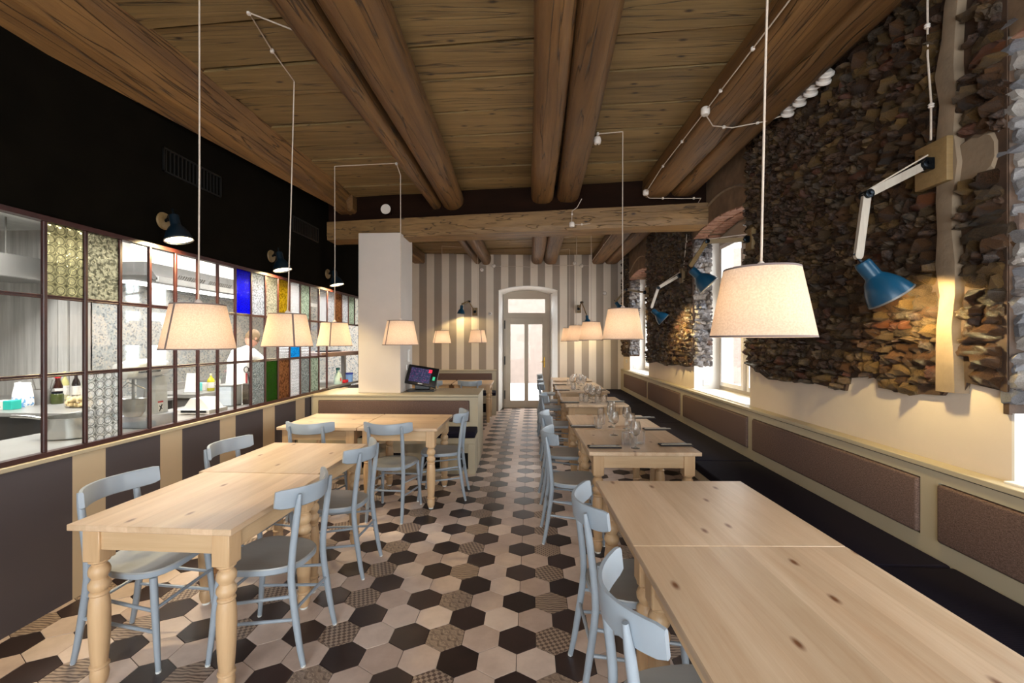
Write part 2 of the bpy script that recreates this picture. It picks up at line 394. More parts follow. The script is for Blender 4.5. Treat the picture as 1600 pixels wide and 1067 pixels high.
b.box(-.60, -.469, .47, .52, .01, 2.14, .004).box(.286, .415, .47, .52, .01, 2.14, .004).box(-.469, .286, .47, .52, .01, .175, .004).box(-.469, .286, .47, .52, 1.99, 2.14, .004).box(-.139, -.046, .47, .52, .175, 1.99, .004)
leaf = b.build('door_leaf', M['door'], door)
MB().box(-.565, -.525, .485, .52, 2.24, 2.61).box(.355, .395, .485, .52, 2.24, 2.61).box(-.525, .355, .485, .52, 2.24, 2.262).box(-.525, .355, .485, .52, 2.59, 2.61).build('transom_frame', M['door'], door)
for a, c_, z0, z1, p in ((-.469, -.139, .175, 1.99, leaf), (-.046, .286, .175, 1.99, leaf), (-.525, .355, 2.262, 2.59, door)):
    MB().box(a, c_, .49, .496, z0, z1).build('pane', M['clear'], p)
MB().box(.318, .352, .462, .47, .96, 1.21, .004).tube([(.335, .462, 1.10), (.335, .42, 1.10), (.24, .415, 1.10)], .009).lathe([(.012, 0), (.012, .012)], 10, T(.335, .46, 1.02) @ Matrix.Rotation(PI/2, 4, 'X')).build('handle', M['brass'], leaf)
for z in (.22, 1.03, 1.88):
    MB().tube([(-.605, .46, z), (-.605, .46, z+.2)], .012).build('hinge', M['blacksteel'], door)

# ---------------------------------------------------------------- street beyond the door
pave = struct('pavement', MB().box(-14, 14, 10.76, 17, -.2, -.05).box(2.62, 14, -6, 10.76, -.2, -.05), plain('pale_paving', c255(190, 182, 176), .8))
fac = thing('facade_building', 'pale pink building across the street seen through the door panes', 'building', (0, 17, -.05))
b = MB(); wins = [(-1.9, -.95, .9, 2.6), (.62, 1.32, .75, 1.6), (.72, 1.5, 2.4, 3.6), (2.6, 3.6, .9, 2.8)]
xs = sorted({-9, 9} | {w[0] for w in wins} | {w[1] for w in wins})
for a, c_ in zip(xs, xs[1:]):
    z = 0
    for w in sorted([w for w in wins if w[0] <= a < w[1]], key=lambda w: w[2]): b.box(a, c_, 0, .4, z, w[2]); z = w[3]
    b.box(a, c_, 0, .4, z, 5.2)
b.build('wall', plain('pink_render', c255(112, 97, 88), .8), fac)
for w in wins:
    f = MB().box(w[0], w[1], .12, .2, w[2], w[2]+.08).box(w[0], w[1], .12, .2, w[3]-.08, w[3]).box(w[0], w[0]+.08, .12, .2, w[2]+.08, w[3]-.08).box(w[1]-.08, w[1], .12, .2, w[2]+.08, w[3]-.08).build('window', M['white_paint'], fac)
    MB().box(w[0]+.08, w[1]-.08, .15, .17, w[2]+.08, w[3]-.08).build('pane', plain('far_pane', c255(62, 68, 92), .2), f)

# ---------------------------------------------------------------- left wall: wainscot, sill, glazed kitchen screen, black upper wall
wall_left = struct('wall_left', MB().box(-2.86, -2.81, -2.6, 9.75, 0, .885), M['stripe_left'])
MB().box(-2.95, -2.82, -2.6, 7.3, 2.30, 3.6).box(-2.95, -2.82, -2.6, .53, .885, 2.30).build('upper_wall', M['black'], wall_left)
MB().box(-2.95, -2.815, 7.3, 9.75, .885, 3.6).build('end_wall', M['plaster'], wall_left)
MB().box(-2.95, -2.772, -2.6, 5.55, .885, .912, .004).build('sill', M['bench'], wall_left)
YM = [.536 + .2312*i for i in range(29)]                  # mullion lines
win = struct('window_1', MB().box(-2.84, -2.792, .53, 7.1, 2.275, 2.304).box(-2.84, -2.792, .53, 5.87, .912, .940).box(-2.84, -2.795, .51, .545, .912, 2.304).box(-2.84, -2.795, 7.0, 7.3, .912, 2.304), M['redbrown'])
for i, y in enumerate(YM[1:], 1):
    low = y < 5.89
    MB().box(-2.823, -2.801, y-.011, y+.011, .940 if low else 1.84, 2.275, .003).build('mullion', M['redbrown'], win)
for z in (1.382, 1.84):
    e = 5.86 if z < 1.5 else 7.0
    MB().box(-2.820, -2.804, .54, e, z-.012, z-.003, .002).box(-2.820, -2.804, .54, e, z+.003, z+.012, .002).box(-2.815, -2.809, .54, e, z-.003, z+.003).build('rail', M['redbrown'], win)
G = {'clear': M['clear'],
     'bull': glass_sheet('bullseye_amber', (.80, .77, .56, 1), 17, 1.0, .05, .25, 'bullseye'),
     'bullc': glass_sheet('bullseye_clear', (.95, .96, .95, 1), 17, 1.0, .05, .2, 'bullseye'),
     'ham': glass_sheet('hammered_amber', (.74, .72, .58, 1), 55, .8, .05, .3),
     'dim': glass_sheet('dimpled_clear', (.94, .95, .96, 1), 70, .8, .05, .3),
     'beige': glass_sheet('dimpled_beige', (.92, .88, .72, 1), 70, .8, .05, .3),
     'cobalt': glass_sheet('cobalt_glass', (.012, .012, .80, 1), 90, .5, .08, .7),
     'yellow': glass_sheet('amber_glass', (.68, .52, .06, 1), 60, .9, .05, .4),
     'rib': glass_sheet('ribbed_glass', (.93, .94, .95, 1), 9, .7, .05, .2, 'ribs'),
     'green': glass_sheet('moss_green_glass', (.16, .32, .08, 1), 80, .9, .05, .25),
     'pale': glass_sheet('pale_green_glass', (.72, .80, .68, 1), 60, .8, .05, .3),
     'brown': glass_sheet('brown_leaf_glass', (.52, .32, .18, 1), 50, 1.0, .05, .3),
     'cyan': glass_sheet('turquoise_glass', (.03, .52, .86, 1), 70, .6, .05, .6),
     'grey': glass_sheet('grey_rain_glass', (.70, .74, .72, 1), 80, .8, .05, .2)}
rows = [(1.852, 2.275, {8: 'bull', 9: 'ham', 15: 'cobalt', 16: 'dim', 17: 'beige', 18: 'yellow', 19: 'rib', 20: 'pale', 22: 'rib', 23: 'dim', 24: 'brown', 25: 'dim', 26: 'pale'}),
        (1.394, 1.828, {19: 'cyan', 18: 'rib', 20: 'rib'}),
        (.940, 1.370, {9: 'bullc', 16: 'grey', 17: 'green', 18: 'brown', 19: 'rib', 20: 'grey', 21: 'pale'})]
for ri, (z0, z1, kinds) in enumerate(rows):
    for i in range(0, 28):
        if ri and YM[i+1] > 5.89: continue
        MB().box(-2.816, -2.811, YM[i]+.011, YM[i+1]-.011, z0, z1).build('pane', G[kinds.get(i, 'clear')], win)

# ---------------------------------------------------------------- right wall: piers, windows, rubble
PIERS = [(-2.6, .50), (2.004, 4.296), (5.747, 7.92), (9.428, 10.3)]
OPEN = [(.50, 2.004), (4.296, 5.747), (7.92, 9.428)]
b = MB().box(2.10, 2.60, -2.6, 10.6, 0, .955)
for a, c_ in PIERS: b.box(2.10, 2.60, a, c_, .955, 3.6)
wall_right = struct('wall_right', b, M['plaster'])
def ceil_arc(t): return 2.90 + .085*(1-(2*t-1)**2)
for n, (a, c_) in enumerate(OPEN):
    b = MB(); bk = MB(); N = 22
    for i in range(N):
        t0, t1 = i/N, (i+1)/N; ya, yb = a+(c_-a)*t0, a+(c_-a)*t1; za, zb = ceil_arc(t0), ceil_arc(t1)
        b.add([(2.085, ya, za), (2.085, yb, zb), (2.085, yb, 3.6), (2.085, ya, 3.6), (2.6, ya, za), (2.6, yb, zb), (2.6, yb, 3.6), (2.6, ya, 3.6)], [(0,1,2,3),(7,6,5,4),(0,4,5,1),(3,2,6,7)])
        for xa in (2.082, 2.24):
            w = R.uniform(-.012, .012); d = R.uniform(.004, .022)
            bk.box(xa+.004, xa+.15, ya+.006+w*.2, yb-.006, za-d, za+.01, .004)
    b.build('lintel', M['rough_plaster'], wall_right)
    o = bk.build('brickwork', M['brick'], wall_right); o['kind'] = 'stuff'
    w_ = struct('window_%d' % (n+2), MB().box(2.42, 2.49, a, a+.07, .955, 2.98).box(2.42, 2.49, c_-.07, c_, .955, 2.98).box(2.42, 2.49, a+.07, c_-.07, 2.80, 3.0)
                .box(2.42, 2.49, a+.07, c_-.07, .955, 1.02).box(2.43, 2.48, (a+c_)/2-.04, (a+c_)/2+.04, 1.02, 2.80).box(2.43, 2.48, a+.07, c_-.07, 2.24, 2.32), M['door'])
    for ya, yb in ((a+.07, (a+c_)/2-.04), ((a+c_)/2+.04, c_-.07)):
        sash = MB()
        for z0, z1 in ((1.02, 2.24), (2.32, 2.80)):
            sash.box(2.40, 2.44, ya, ya+.05, z0, z1).box(2.40, 2.44, yb-.05, yb, z0, z1).box(2.40, 2.44, ya+.05, yb-.05, z0, z0+.05).box(2.40, 2.44, ya+.05, yb-.05, z1-.05, z1)
        s_ = sash.build('sash', M['white_paint'], w_)
        for z0, z1 in ((1.07, 2.19), (2.37, 2.75)):
            MB().box(2.417, 2.423, ya+.05, yb-.05, z0, z1).build('pane', M['clear'], s_)
    MB().box(2.06, 2.44, a+.003, c_-.003, .955, .972, .003).build('sill', M['white_paint'], w_)
    MB().box(2.30, 2.42, c_-.012, c_, .97, 2.95).box(2.10, 2.30, c_-.012, c_, .97, 1.265).build('jamb_plaster', M['white_paint'], w_)
JAG = {1: [(2.004, 1.358), (2.182, 1.383), (2.191, 1.336), (2.279, 1.342), (2.306, 1.306), (2.599, 1.289), (2.764, 1.367), (2.964, 1.339), (2.993, 1.251), (3.3, 1.27), (3.936, 1.246), (4.1, 1.30), (4.296, 1.353)],
       2: [(5.747, 1.259), (6.0, 1.235), (6.3, 1.25), (6.567, 1.226), (7.0, 1.215), (7.4, 1.24), (7.92, 1.189)], 3: [(9.428, 1.25), (10.02, 1.24)]}
def jag(n, y):
    p = JAG[n]
    for (a, za), (c_, zb) in zip(p, p[1:]):
        if a <= y <= c_: return za + (zb-za)*(y-a)/(c_-a)
    return p[0][1] if y < p[0][0] else p[-1][1]
for n in (1, 2, 3):
    a, c_ = JAG[n][0][0], JAG[n][-1][0]; ys = sorted({y for y, _ in JAG[n]})
    MB().loft([[(2.080, y, jag(n, y)) for y in ys] + [(2.080, y, 3.59) for y in reversed(ys)], [(2.12, y, jag(n, y)) for y in ys] + [(2.12, y, 3.59) for y in reversed(ys)]], True, False).build('mortar_bed', M['mortar'], wall_right)
# stone meshes: seven shapes, four materials
def rock(seed, mat):
    r = random.Random(seed); nx, ny = 5, 4; vs = []; fs = []
    cr = [r.uniform(.0, .16) for _ in range(4)]
    for j in range(ny):
        for i in range(nx):
            x, y = i/(nx-1)-.5, j/(ny-1)-.5
            cx_, cy_ = (i in (0, nx-1)), (j in (0, ny-1))
            if cx_ and cy_: k = cr[(i > 0)*2 + (j > 0)]; x *= 1-k*1.3; y *= 1-k*1.3
            x += r.uniform(-.08, .08)*(0.8 if cx_ else 1); y += r.uniform(-.10, .10)*(.9 if cy_ else 1)
            z = (.2 if (cx_ or cy_) else .85) + r.uniform(-.42, .40)
            vs.append((x, y, z))
    for j in range(ny-1):
        for i in range(nx-1): fs.append((j*nx+i, j*nx+i+1, (j+1)*nx+i+1, (j+1)*nx+i))
    rim = [i for i in range(nx)] + [j*nx+nx-1 for j in range(1, ny)] + [(ny-1)*nx+i for i in range(nx-2, -1, -1)] + [j*nx for j in range(ny-2, 0, -1)]
    o = len(vs); vs += [(vs[i][0]*1.05, vs[i][1]*1.05, -.8) for i in rim]
    for a in range(len(rim)): c_ = (a+1) % len(rim); fs.append((rim[a], o+a, o+c_, rim[c_]))
    return vs, fs
ROCKS = [rock(s, None) for s in range(7)]
STONES_ALL = STONES + STONES_DAYLIT
ROCK_ME = {(s, m): MB().add(*ROCKS[s]).mesh('stone', STONES_ALL[m]) for s in range(7) for m in range(8)}
stones = []
def lay(n, origin, ua, na, length, zfun, ztop, mask=None, size=1.0):
    """courses of uneven rubble on a face: origin + ua*s along it, na its outward normal"""
    z = 1.12
    while z < ztop:
        h = R.uniform(.034, .088)*size; s = R.uniform(.0, .03)
        while s < length:
            l = R.uniform(.05, .155)*size*(1.35 if R.random() < .12 else 1)
            if s < length < s+l+.03: l = length-s
            if l < .025: break
            sc, zc = s + l/2, z + h/2 + R.uniform(-.012, .012)
            if s + l < length + .03 and zc - h*.35 > zfun(sc) and not (mask and mask(sc, zc)):
                p = Vector(origin) + Vector(ua)*sc + Vector((0, 0, zc))
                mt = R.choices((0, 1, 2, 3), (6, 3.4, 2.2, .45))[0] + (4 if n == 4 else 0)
                Q = Matrix(((ua[0], 0, na[0]), (ua[1], 0, na[1]), (0, 1, 0))).to_4x4()
                tilt = Matrix.Rotation(R.uniform(-.22, .22), 4, 'Z') @ Matrix.Rotation(R.uniform(-.22, .22), 4, 'X') @ Matrix.Rotation(R.uniform(-.15, .15), 4, 'Y')
                stones.append((p, Q @ tilt, (l*1.08, h*1.10, R.uniform(.024, .066)), R.randrange(7), mt))
            s += l*.98
        z += h*.97
chase = lambda s, z: (abs(s - .246 - (0 if z < 3.0 else -(z-3.0)*.16)) < .075) or (.03 < s < .25 and 2.33 < z < 2.56)
lay(1, (2.080, 2.004, 0), (0, 1, 0), (-1, 0, 0), 2.292, lambda s: jag(1, 2.004+s), 3.52, chase, .86)
lay(2, (2.080, 5.747, 0), (0, 1, 0), (-1, 0, 0), 2.173, lambda s: jag(2, 5.747+s), 3.52, None, .95)
lay(3, (2.080, 9.428, 0), (0, 1, 0), (-1, 0, 0), .63, lambda s: 1.25, 3.5, None, 1.1)
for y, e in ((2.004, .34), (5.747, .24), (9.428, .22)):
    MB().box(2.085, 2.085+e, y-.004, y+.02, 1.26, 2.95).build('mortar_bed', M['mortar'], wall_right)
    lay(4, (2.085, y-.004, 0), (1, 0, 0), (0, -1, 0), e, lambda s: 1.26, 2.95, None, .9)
def shown(t):
    p, sc = t[0], t[2]
    u = 831 + 680*p.x/max(p.y, .1); vv = 533 - 680*(p.z-1.58)/max(p.y, .1)
    inside = p.y > .5 and u < 1605 and vv > -10
    return sc[0]*sc[1]/p.y**2 if inside else 0
stones.sort(key=shown, reverse=True)
rub = [MB() for _ in range(1)]
for i, (p, Q, sc, s, mt) in enumerate(stones):
    if i < 296:
        o = put('stone', ROCK_ME[s, mt], wall_right); o.matrix_world = Matrix.Translation(p) @ Q @ Matrix.Diagonal((*sc, 1))
    else:
        rub[0].add(ROCKS[s][0], ROCKS[s][1], False, mt, Matrix.Translation(p) @ Q @ Matrix.Diagonal((*sc, 1)))
o = rub[0].build('rubble', STONES_ALL, wall_right); o['kind'] = 'stuff'
# mortar-filled chase down the near pier, with a branch
pts = []
for i in range(15):
    z = 3.56 - i*(3.56-1.33)/14; y = 2.25 - (0 if z < 3.0 else (z-3.0)*.16)
    pts.append((y + R.uniform(-.012, .012), z, .062 + R.uniform(-.014, .014)))
b = MB().loft([[(2.095, y-w, z), (2.046, y-w*.7, z), (2.040, y, z), (2.046, y+w*.7, z), (2.095, y+w, z)] for y, z, w in pts], True, True)
b.loft([[(2.085, y, 2.44-h), (2.064, y, 2.44-h*.8), (2.062, y, 2.44+h*.8), (2.085, y, 2.44+h)] for y, h in ((2.22, .10), (2.18, .108), (2.14, .118), (2.11, .102), (2.08, .106), (2.055, .085), (2.04, .04))], True, True)
b.build('mortar_chase', M['chase'], wall_right)
for n, (a, c_) in enumerate(OPEN[1:]):     # raised ridge of old plaster above the openings
    MB().loft([[(2.09, a-.1+(c_-a+.15)*t, 3.06+.16*math.sin(PI*min(1, t*1.1))-.02), (2.068, a-.1+(c_-a+.15)*t, 3.06+.16*math.sin(PI*min(1, t*1.1))), (2.09, a-.1+(c_-a+.15)*t, 3.06+.16*math.sin(PI*min(1, t*1.1))+.02)] for t in [i/14 for i in range(15)]], True, True).build('plaster_ridge', M['chase'], wall_right)

# ---------------------------------------------------------------- back wall behind the viewer with an unseen window added for fill daylight
struct('wall_back', MB().box(-2.95, -2.1, -2.75, -2.6, 0, 3.6).box(2.1, 2.6, -2.75, -2.6, 0, 3.6).box(-2.1, 2.1, -2.75, -2.6, 2.9, 3.6).box(-2.1, 2.1, -2.75, -2.6, 0, .3), M['plaster'])
fill_win = struct('window_5', MB().box(-2.1, 2.1, -2.72, -2.65, .3, .37).box(-2.1, 2.1, -2.72, -2.65, 2.83, 2.9).box(-2.1, -2.03, -2.72, -2.65, .37, 2.83).box(2.03, 2.1, -2.72, -2.65, .37, 2.83).box(-.04, .04, -2.72, -2.65, .37, 2.83), M['door'])
for a, c_ in ((-2.03, -.04), (.04, 2.03)): MB().box(a, c_, -2.69, -2.684, .37, 2.83).build('pane', M['clear'], fill_win)

# ---------------------------------------------------------------- ceiling: planks, logs, girder
ceiling = struct('ceiling', MB().box(-2.95, 2.62, -2.75, 10.65, 3.582, 3.7), M['seam_dark'])
YB = [-2.6, -2.2, -1.7, -1.25, -.8, -.3, .1, .5, .85, 1.25, 1.62, 2.02, 2.45, 2.87, 3.25, 3.71, 4.13, 4.44, 4.88, 5.25, 5.62, 6.05, 6.4, 6.85, 7.25, 7.6, 8.05, 8.45, 8.8, 9.2, 9.6, 10.0, 10.4]
BAYS = [(-2.94, -1.26), (-1.26, .27), (.27, 1.72), (1.72, 2.6)]
for xa, xb in BAYS:
    off = R.uniform(-.05, .05)
    for ya, yb in zip(YB, YB[1:]):
        g = .015; dz = R.uniform(-.014, .012); w1, w2 = R.uniform(-.012, .012), R.uniform(-.012, .012)
        P4 = [(xa, ya+off+g-.066*xa+w1), (xb, ya+off+g-.066*xb+w2), (xb, yb+off-g-.066*xb), (xa, yb+off-g-.066*xa)]
        MB().loft([[(x, y, z) for x, y in P4] for z in (3.552+dz, 3.582)], True, False).build('plank', M['plank'], ceiling)
def log(edges, zb, zt, p=2.6, seg=18, wob=.012, seed=0):
    """round-hewn timber along Y; edges = [(y, x_left, x_right)]"""
    r = random.Random(seed); rings = []; y = edges[0][0]; ys = []
    while y < edges[-1][0]: ys.append(y); y += .35
    ys.append(edges[-1][0])
    ph = [r.uniform(0, 6) for _ in range(4)]
    for y in ys:
        for (ya, la, ra), (yb, lb, rb) in zip(edges, edges[1:]):
            if ya <= y <= yb:
                t = (y-ya)/(yb-ya); l, q = la+(lb-la)*t, ra+(rb-ra)*t
        cx_, w = (l+q)/2, (q-l)/2; ring = []
        cz, hz = (zb+zt)/2, (zt-zb)/2
        for j in range(seg):
            a = 2*PI*j/seg; ca, sa = math.cos(a), math.sin(a)
            k = 1 + wob*math.sin(3*a+ph[0]+y*1.3) + wob*math.sin(5*a+ph[1]-y*.7)
            ring.append((cx_ + w*k*math.copysign(abs(ca)**(2/p), ca) + wob*.8*math.sin(y*1.1+ph[2]), y, cz + hz*k*math.copysign(abs(sa)**(2/p), sa)))
        rings.append(ring)
    return MB().loft(rings, True, True)
LOGS = [([(-2.6, -1.41, -1.155), (2.26, -1.385, -1.155), (5.6, -1.345, -1.205), (9.95, -1.30, -1.15)], 2.8),
        ([(-2.6, -1.135, -.68), (2.26, -1.145, -.775), (5.6, -1.195, -.905), (9.95, -1.14, -.93)], 2.3),
        ([(-2.6, 0.0, .20), (2.26, 0.0, .24), (5.6, 0.0, .295), (9.95, -.01, .25)], 2.6),
        ([(-2.6, .21, .44), (2.26, .25, .505), (5.6, .305, .60), (9.95, .265, .56)], 2.8),
        ([(-2.6, 1.40, 1.77), (2.26, 1.38, 1.72), (5.6, 1.35, 1.665), (9.95, 1.36, 1.64)], 4.0),
        ([(-2.6, 1.78, 1.98), (2.26, 1.735, 1.95), (5.6, 1.68, 1.965), (9.95, 1.66, 1.95)], 4.0)]
for i, (e, p) in enumerate(LOGS):
    log(e, 3.33 if i != 1 else 3.31, 3.60, p, seed=i+3, wob=.014 if p < 3.5 else .006).build('beam', M['log'], ceiling)
rings = []
for i in range(12):      # hewn beam along the kitchen side
    y = -2.6 + (5.95+2.6)*i/11; t = (y-2.3)/3.6
    bx_ = -2.64 + .15*(y-2.24)/2.86; lx = -2.83 + .33*max(-.5, t); lz = 3.25 + .07*max(-1, t)
    j = .012*math.sin(i*2.1)
    rings.append([(-2.39+j, y, 3.57), (-2.47+j, y, 3.46), (bx_+j, y, 3.335), (bx_-.04, y, 3.318), (min(lx, bx_-.05), y, lz), (min(lx, bx_-.05)-.03, y, 3.57)])
MB().loft(rings, True, False).build('beam', M['log'], ceiling)
MB().box(-2.66, -2.40, 5.7, 9.7, 3.33, 3.57, .03).build('beam', M['log'], ceiling)
ga = math.atan(-.125)
g = MB()
rings = []
for i in range(15):
    x = -3.05 + 5.15*i/14; w = .008*math.sin(i*1.7); y0 = 5.525 - .125*x
    rings.append([(x, y0+w, 2.975+w*.6), (x, y0-.012+w, 3.04), (x, y0-.012+w, 3.225), (x, y0+.29, 3.23), (x, y0+.30, 2.97+w)])
g.loft(rings, True, False); gird = g.build('girder', M['girder'], ceiling)
MB().loft([[(x, 5.57-.125*x, 3.226), (x, 5.57-.125*x, 3.57), (x, 5.80-.125*x, 3.57), (x, 5.80-.125*x, 3.226)] for x in (-2.95, 2.1)], True, False).build('wall_plate', M['dark_board'], ceiling)

# ---------------------------------------------------------------- column
struct('column', MB().box(-2.27, -1.71, 5.60, 6.16, .905, 3.0, .006), M['column'])

# ---------------------------------------------------------------- kitchen behind the glazed screen
SHIFT[0] = .0456
k = NT('speckled_wall'); v = k.coords()
vo = k.n('TexVoronoi', {'Vector': v, 'Scale': 46}); cc = k.n('SeparateColor', {0: vo.outputs['Color']}).outputs[0]
col = k.ramp(cc, [(.0, c255(110, 112, 116)), (.25, c255(178, 178, 176)), (.6, c255(205, 202, 196)), (.9, c255(216, 204, 186))])
col = k.mix(k.math('MULTIPLY', k.noise(v, 3, 4), .35), col, c255(176, 192, 200)); k.set(Base_Color=col, Roughness=.5); SPK = k.m
wk = struct('wall_kitchen', MB().box(-5.75, -5.6, 5.28, 9.7, 0, 3.0).box(-7.2, -2.95, 9.6, 9.75, 0, 3.0).box(-7.3, -7.1, .3, 5.20, 0, 3.0).box(-7.2, -2.95, .15, .3, 0, 3.0), SPK)
k = NT('brushed_cladding'); nn = k.noise(k.coords((14, 14, .7)), 1.0, 5, .6); k.set(Base_Color=k.ramp(nn, [(.3, c255(158, 153, 148)), (.7, c255(206, 203, 199))]), Roughness=.4, Metallic=.15)
for xa, xb in ((-7.1, -6.08), (-6.07, -5.93), (-5.92, -5.80), (-5.79, -5.6)): MB().box(xa, xb, 5.20 - (.02 if xb - xa < .2 and xa < -5.9 else 0), 5.30, 0, 3.0).build('panel', k.m, wk)
struct('floor_kitchen', MB().box(-7.2, -2.95, .15, 9.7, -.12, 0), plain('kitchen_tiles', c255(150, 146, 142), .5))
ck = struct('ceiling_kitchen', MB().box(-7.2, -2.95, .15, 9.7, 2.98, 3.1), plain('kitchen_ceiling', c255(235, 235, 232), .7))
for n, (x, y) in enumerate(((-3.62, 3.6), (-3.62, 5.6), (-3.62, 7.6), (-5.3, 3.3))):  # last fitting is added to brighten the cladding corner
    t = thing('ceiling_light', ('long white ceiling light over the kitchen worktop, %s' % ('first of three', 'second of three', 'third of three', 'added fill beside the steel cladding')[n]), 'light', (x, y, 2.98), 0, 'kitchen ceiling lights')
    MB().box(-.28, .28, -.82, .82, -.045, 0, .006).build('housing', M['white_paint'], t)
    MB().box(-.24, .24, -.78, .78, -.052, -.045).build('diffuser', M['tube'], t)
hood = thing('extractor_hood', 'long stainless steel extractor hood above the cooking line behind the glazing', 'hood', (-4.2, 0, 2.28))
MB().loft([[(0, y, 0), (-.02, y, .03), (-.14, y, .20), (-1.38, y, .20), (-1.38, y, .05), (-.10, y, .05), (-.06, y, 0)] for y in (4.9, 8.6)], True, False).build('canopy', plain('hood_steel', c255(84, 82, 80), .45, .3), hood)
MB().box(-1.38, -.16, 4.9, 8.6, .201, .70).build('casing', M['white_paint'], hood)
MB().box(-.02, .004, 4.9, 8.6, -.03, .035).build('lip', M['steel'], hood)
for i in range(6):
    f = MB()
    for q in range(12): f.box(-.125, -.03, 5.2+i*.5+q*.036, 5.2+i*.5+q*.036+.016, 0, .008, 0, 0, T(0, 0, .055) @ Matrix.Rotation(-.96, 4, 'Y') @ T(.06, 0, .015))
    f.build('grease_filter', M['steel_d'], hood)
MB().box(-.92, -.68, 5.3, 7.9, .035, .05).build('tube_light', M['tube'], hood)

dk = thing('air_duct', 'square grey air duct running under the kitchen ceiling by the cladding', 'duct', (-6.1, 2.0, 2.30))
MB().box(-.3, .3, 0, 3.40, 0, .26, .01).build('duct', M['steel'], dk)
for y in (.5, 1.6, 2.7): MB().box(-.31, .31, y, y+.04, -.01, .27).build('flange', M['steel_d'], dk)
for x in (-.2, .2):
    for y in (.9, 2.9): MB().tube([(x, y, .26), (x, y, .68)], .008).build('hanger', M['steel_d'], dk)
wt = thing('steel_worktop', 'brushed steel worktop running along the kitchen side of the glazed screen', 'worktop', (-2.88, 1.2, 0))
MB().box(-1.04, 0, 0, 4.45, .81, .85, .006).build('top', M['steel'], wt)
MB().box(-1.0, -.04, .03, 4.4, .12, .81).build('carcass', M['steel_d'], wt)
for i in range(5): MB().box(-1.035, -1.0, .06+i*.87, .06+i*.87+.84, .16, .78, .006).build('door', M['steel'], wt)
for x in (-.95, -.1):
    for y in (.08, 4.3): MB().lathe([(.025, 0), (.025, .12)], 10, c=(x, y, 0)).build('leg', M['steel_d'], wt)
bc = thing('back_counter', 'steel back counter holding the white bag and canister, dark oven below', 'counter', (-4.4, 4.13, 0))
MB().box(-2.4, 0, 0, 1.28, .86, .90, .004).build('top', M['steel'], bc)
MB().box(-2.38, -.04, .04, 1.25, .05, .86).build('carcass', plain('dark_oven', c255(40, 36, 34), .4), bc)
for i in range(3):
    MB().box(-.72-i*.74, -.06-i*.74, .015, .04, .60, .62).box(-.72-i*.74, -.70-i*.74, .015, .04, .1, .6).box(-.08-i*.74, -.06-i*.74, .015, .04, .1, .6).build('oven_frame', M['steel'], bc)
ic = thing('island_counter', 'narrow steel counter with paper and bottles below the extractor hood', 'counter', (-4.30, 5.6, 0))
MB().box(-.75, 0, 0, 2.9, .85, .90, .004).build('top', M['steel'], ic); MB().box(-.72, -.04, .04, 2.86, .0, .85).build('carcass', M['steel_d'], ic)
MB().box(-.75, -.70, 0, 2.9, .90, 1.0).build('upstand', M['steel'], ic)
# saucepan
t = thing('saucepan', 'wide stainless saucepan with long handle on the kitchen worktop', 'pan', (-3.54, 3.38, .85))
MB().lathe([(.16, 0), (.178, .006), (.18, .15), (.186, .152), (.186, .156), (.174, .156), (.172, .01), (0, .008)], 32).build('body', M['polished'], t)
MB().tube([(-.175, -.02, .125), (-.24, -.03, .135), (-.34, -.04, .15), (-.46, -.05, .155)], [.012, .011, .013, .013], 8).build('handle', M['polished'], t)
def soft_bag(w, d, h, seed=0):
    r = random.Random(seed); rings = []
    for z, kx, ky in ((0, .9, .9), (.12, 1, 1), (.5, 1, .85), (.8, .98, .45), (.93, 1.0, .12), (1, 1.02, .06)):
        rings.append([((w/2)*kx*math.copysign(abs(math.cos(a))**.6, math.cos(a))*(1+r.uniform(-.05, .05)), (d/2)*ky*math.copysign(abs(math.sin(a))**.6, math.sin(a)), h*z + (r.uniform(-.01, .01) if z == 1 else 0)) for a in [2*PI*j/14 for j in range(14)]])
    return MB().loft(rings, True, True)
k = NT('bag_print'); xyz = k.n('SeparateXYZ', {0: k.coords()}).outputs[2]; nn = k.noise(k.coords(), 26, 3)
f = k.math('MULTIPLY', k.math('GREATER_THAN', nn, .55), k.math('LESS_THAN', xyz, .10)); k.set(Base_Color=k.mix(f, c255(238, 238, 240), c255(110, 160, 214)), Roughness=.4)
t = thing('flour_bag', 'white standing bag with blue flecked print on the back counter', 'bag', (-5.31, 4.55, .90)); soft_bag(.19, .10, .25, 1).build('bag', k.m, t)
t = thing('carton', 'teal and white carton beside the white bag on the back counter', 'box', (-5.25, 4.33, .90))
MB().box(-.005, .085, 0, .09, 0, .09, .003).build('sleeve', plain('teal_card', c255(40, 178, 164), .5), t); MB().box(-.11, -.005, 0, .09, 0, .088, .003).build('end', M['white_paint'], t)
MB().box(-.09, -.05, -.001, 0, .05, .065).box(-.08, -.03, -.001, 0, .02, .035).build('print', M['blacksteel'], t)
t = thing('utensil_canister', 'perforated steel canister of utensils behind the white bag', 'canister', (-5.32, 4.75, .90))
MB().lathe([(.085, 0), (.085, .16), (.08, .16), (.08, .005), (0, .004)], 24).build('canister', M['steel'], t)
for i in range(5):
    a = i*1.3; MB().tube([(.03*math.cos(a), .03*math.sin(a), .02), (.10*math.cos(a)+.03*(i == 0), .07*math.sin(a), .24+.02*i)], .006, 6).build('utensil', M['steel_d'], t)
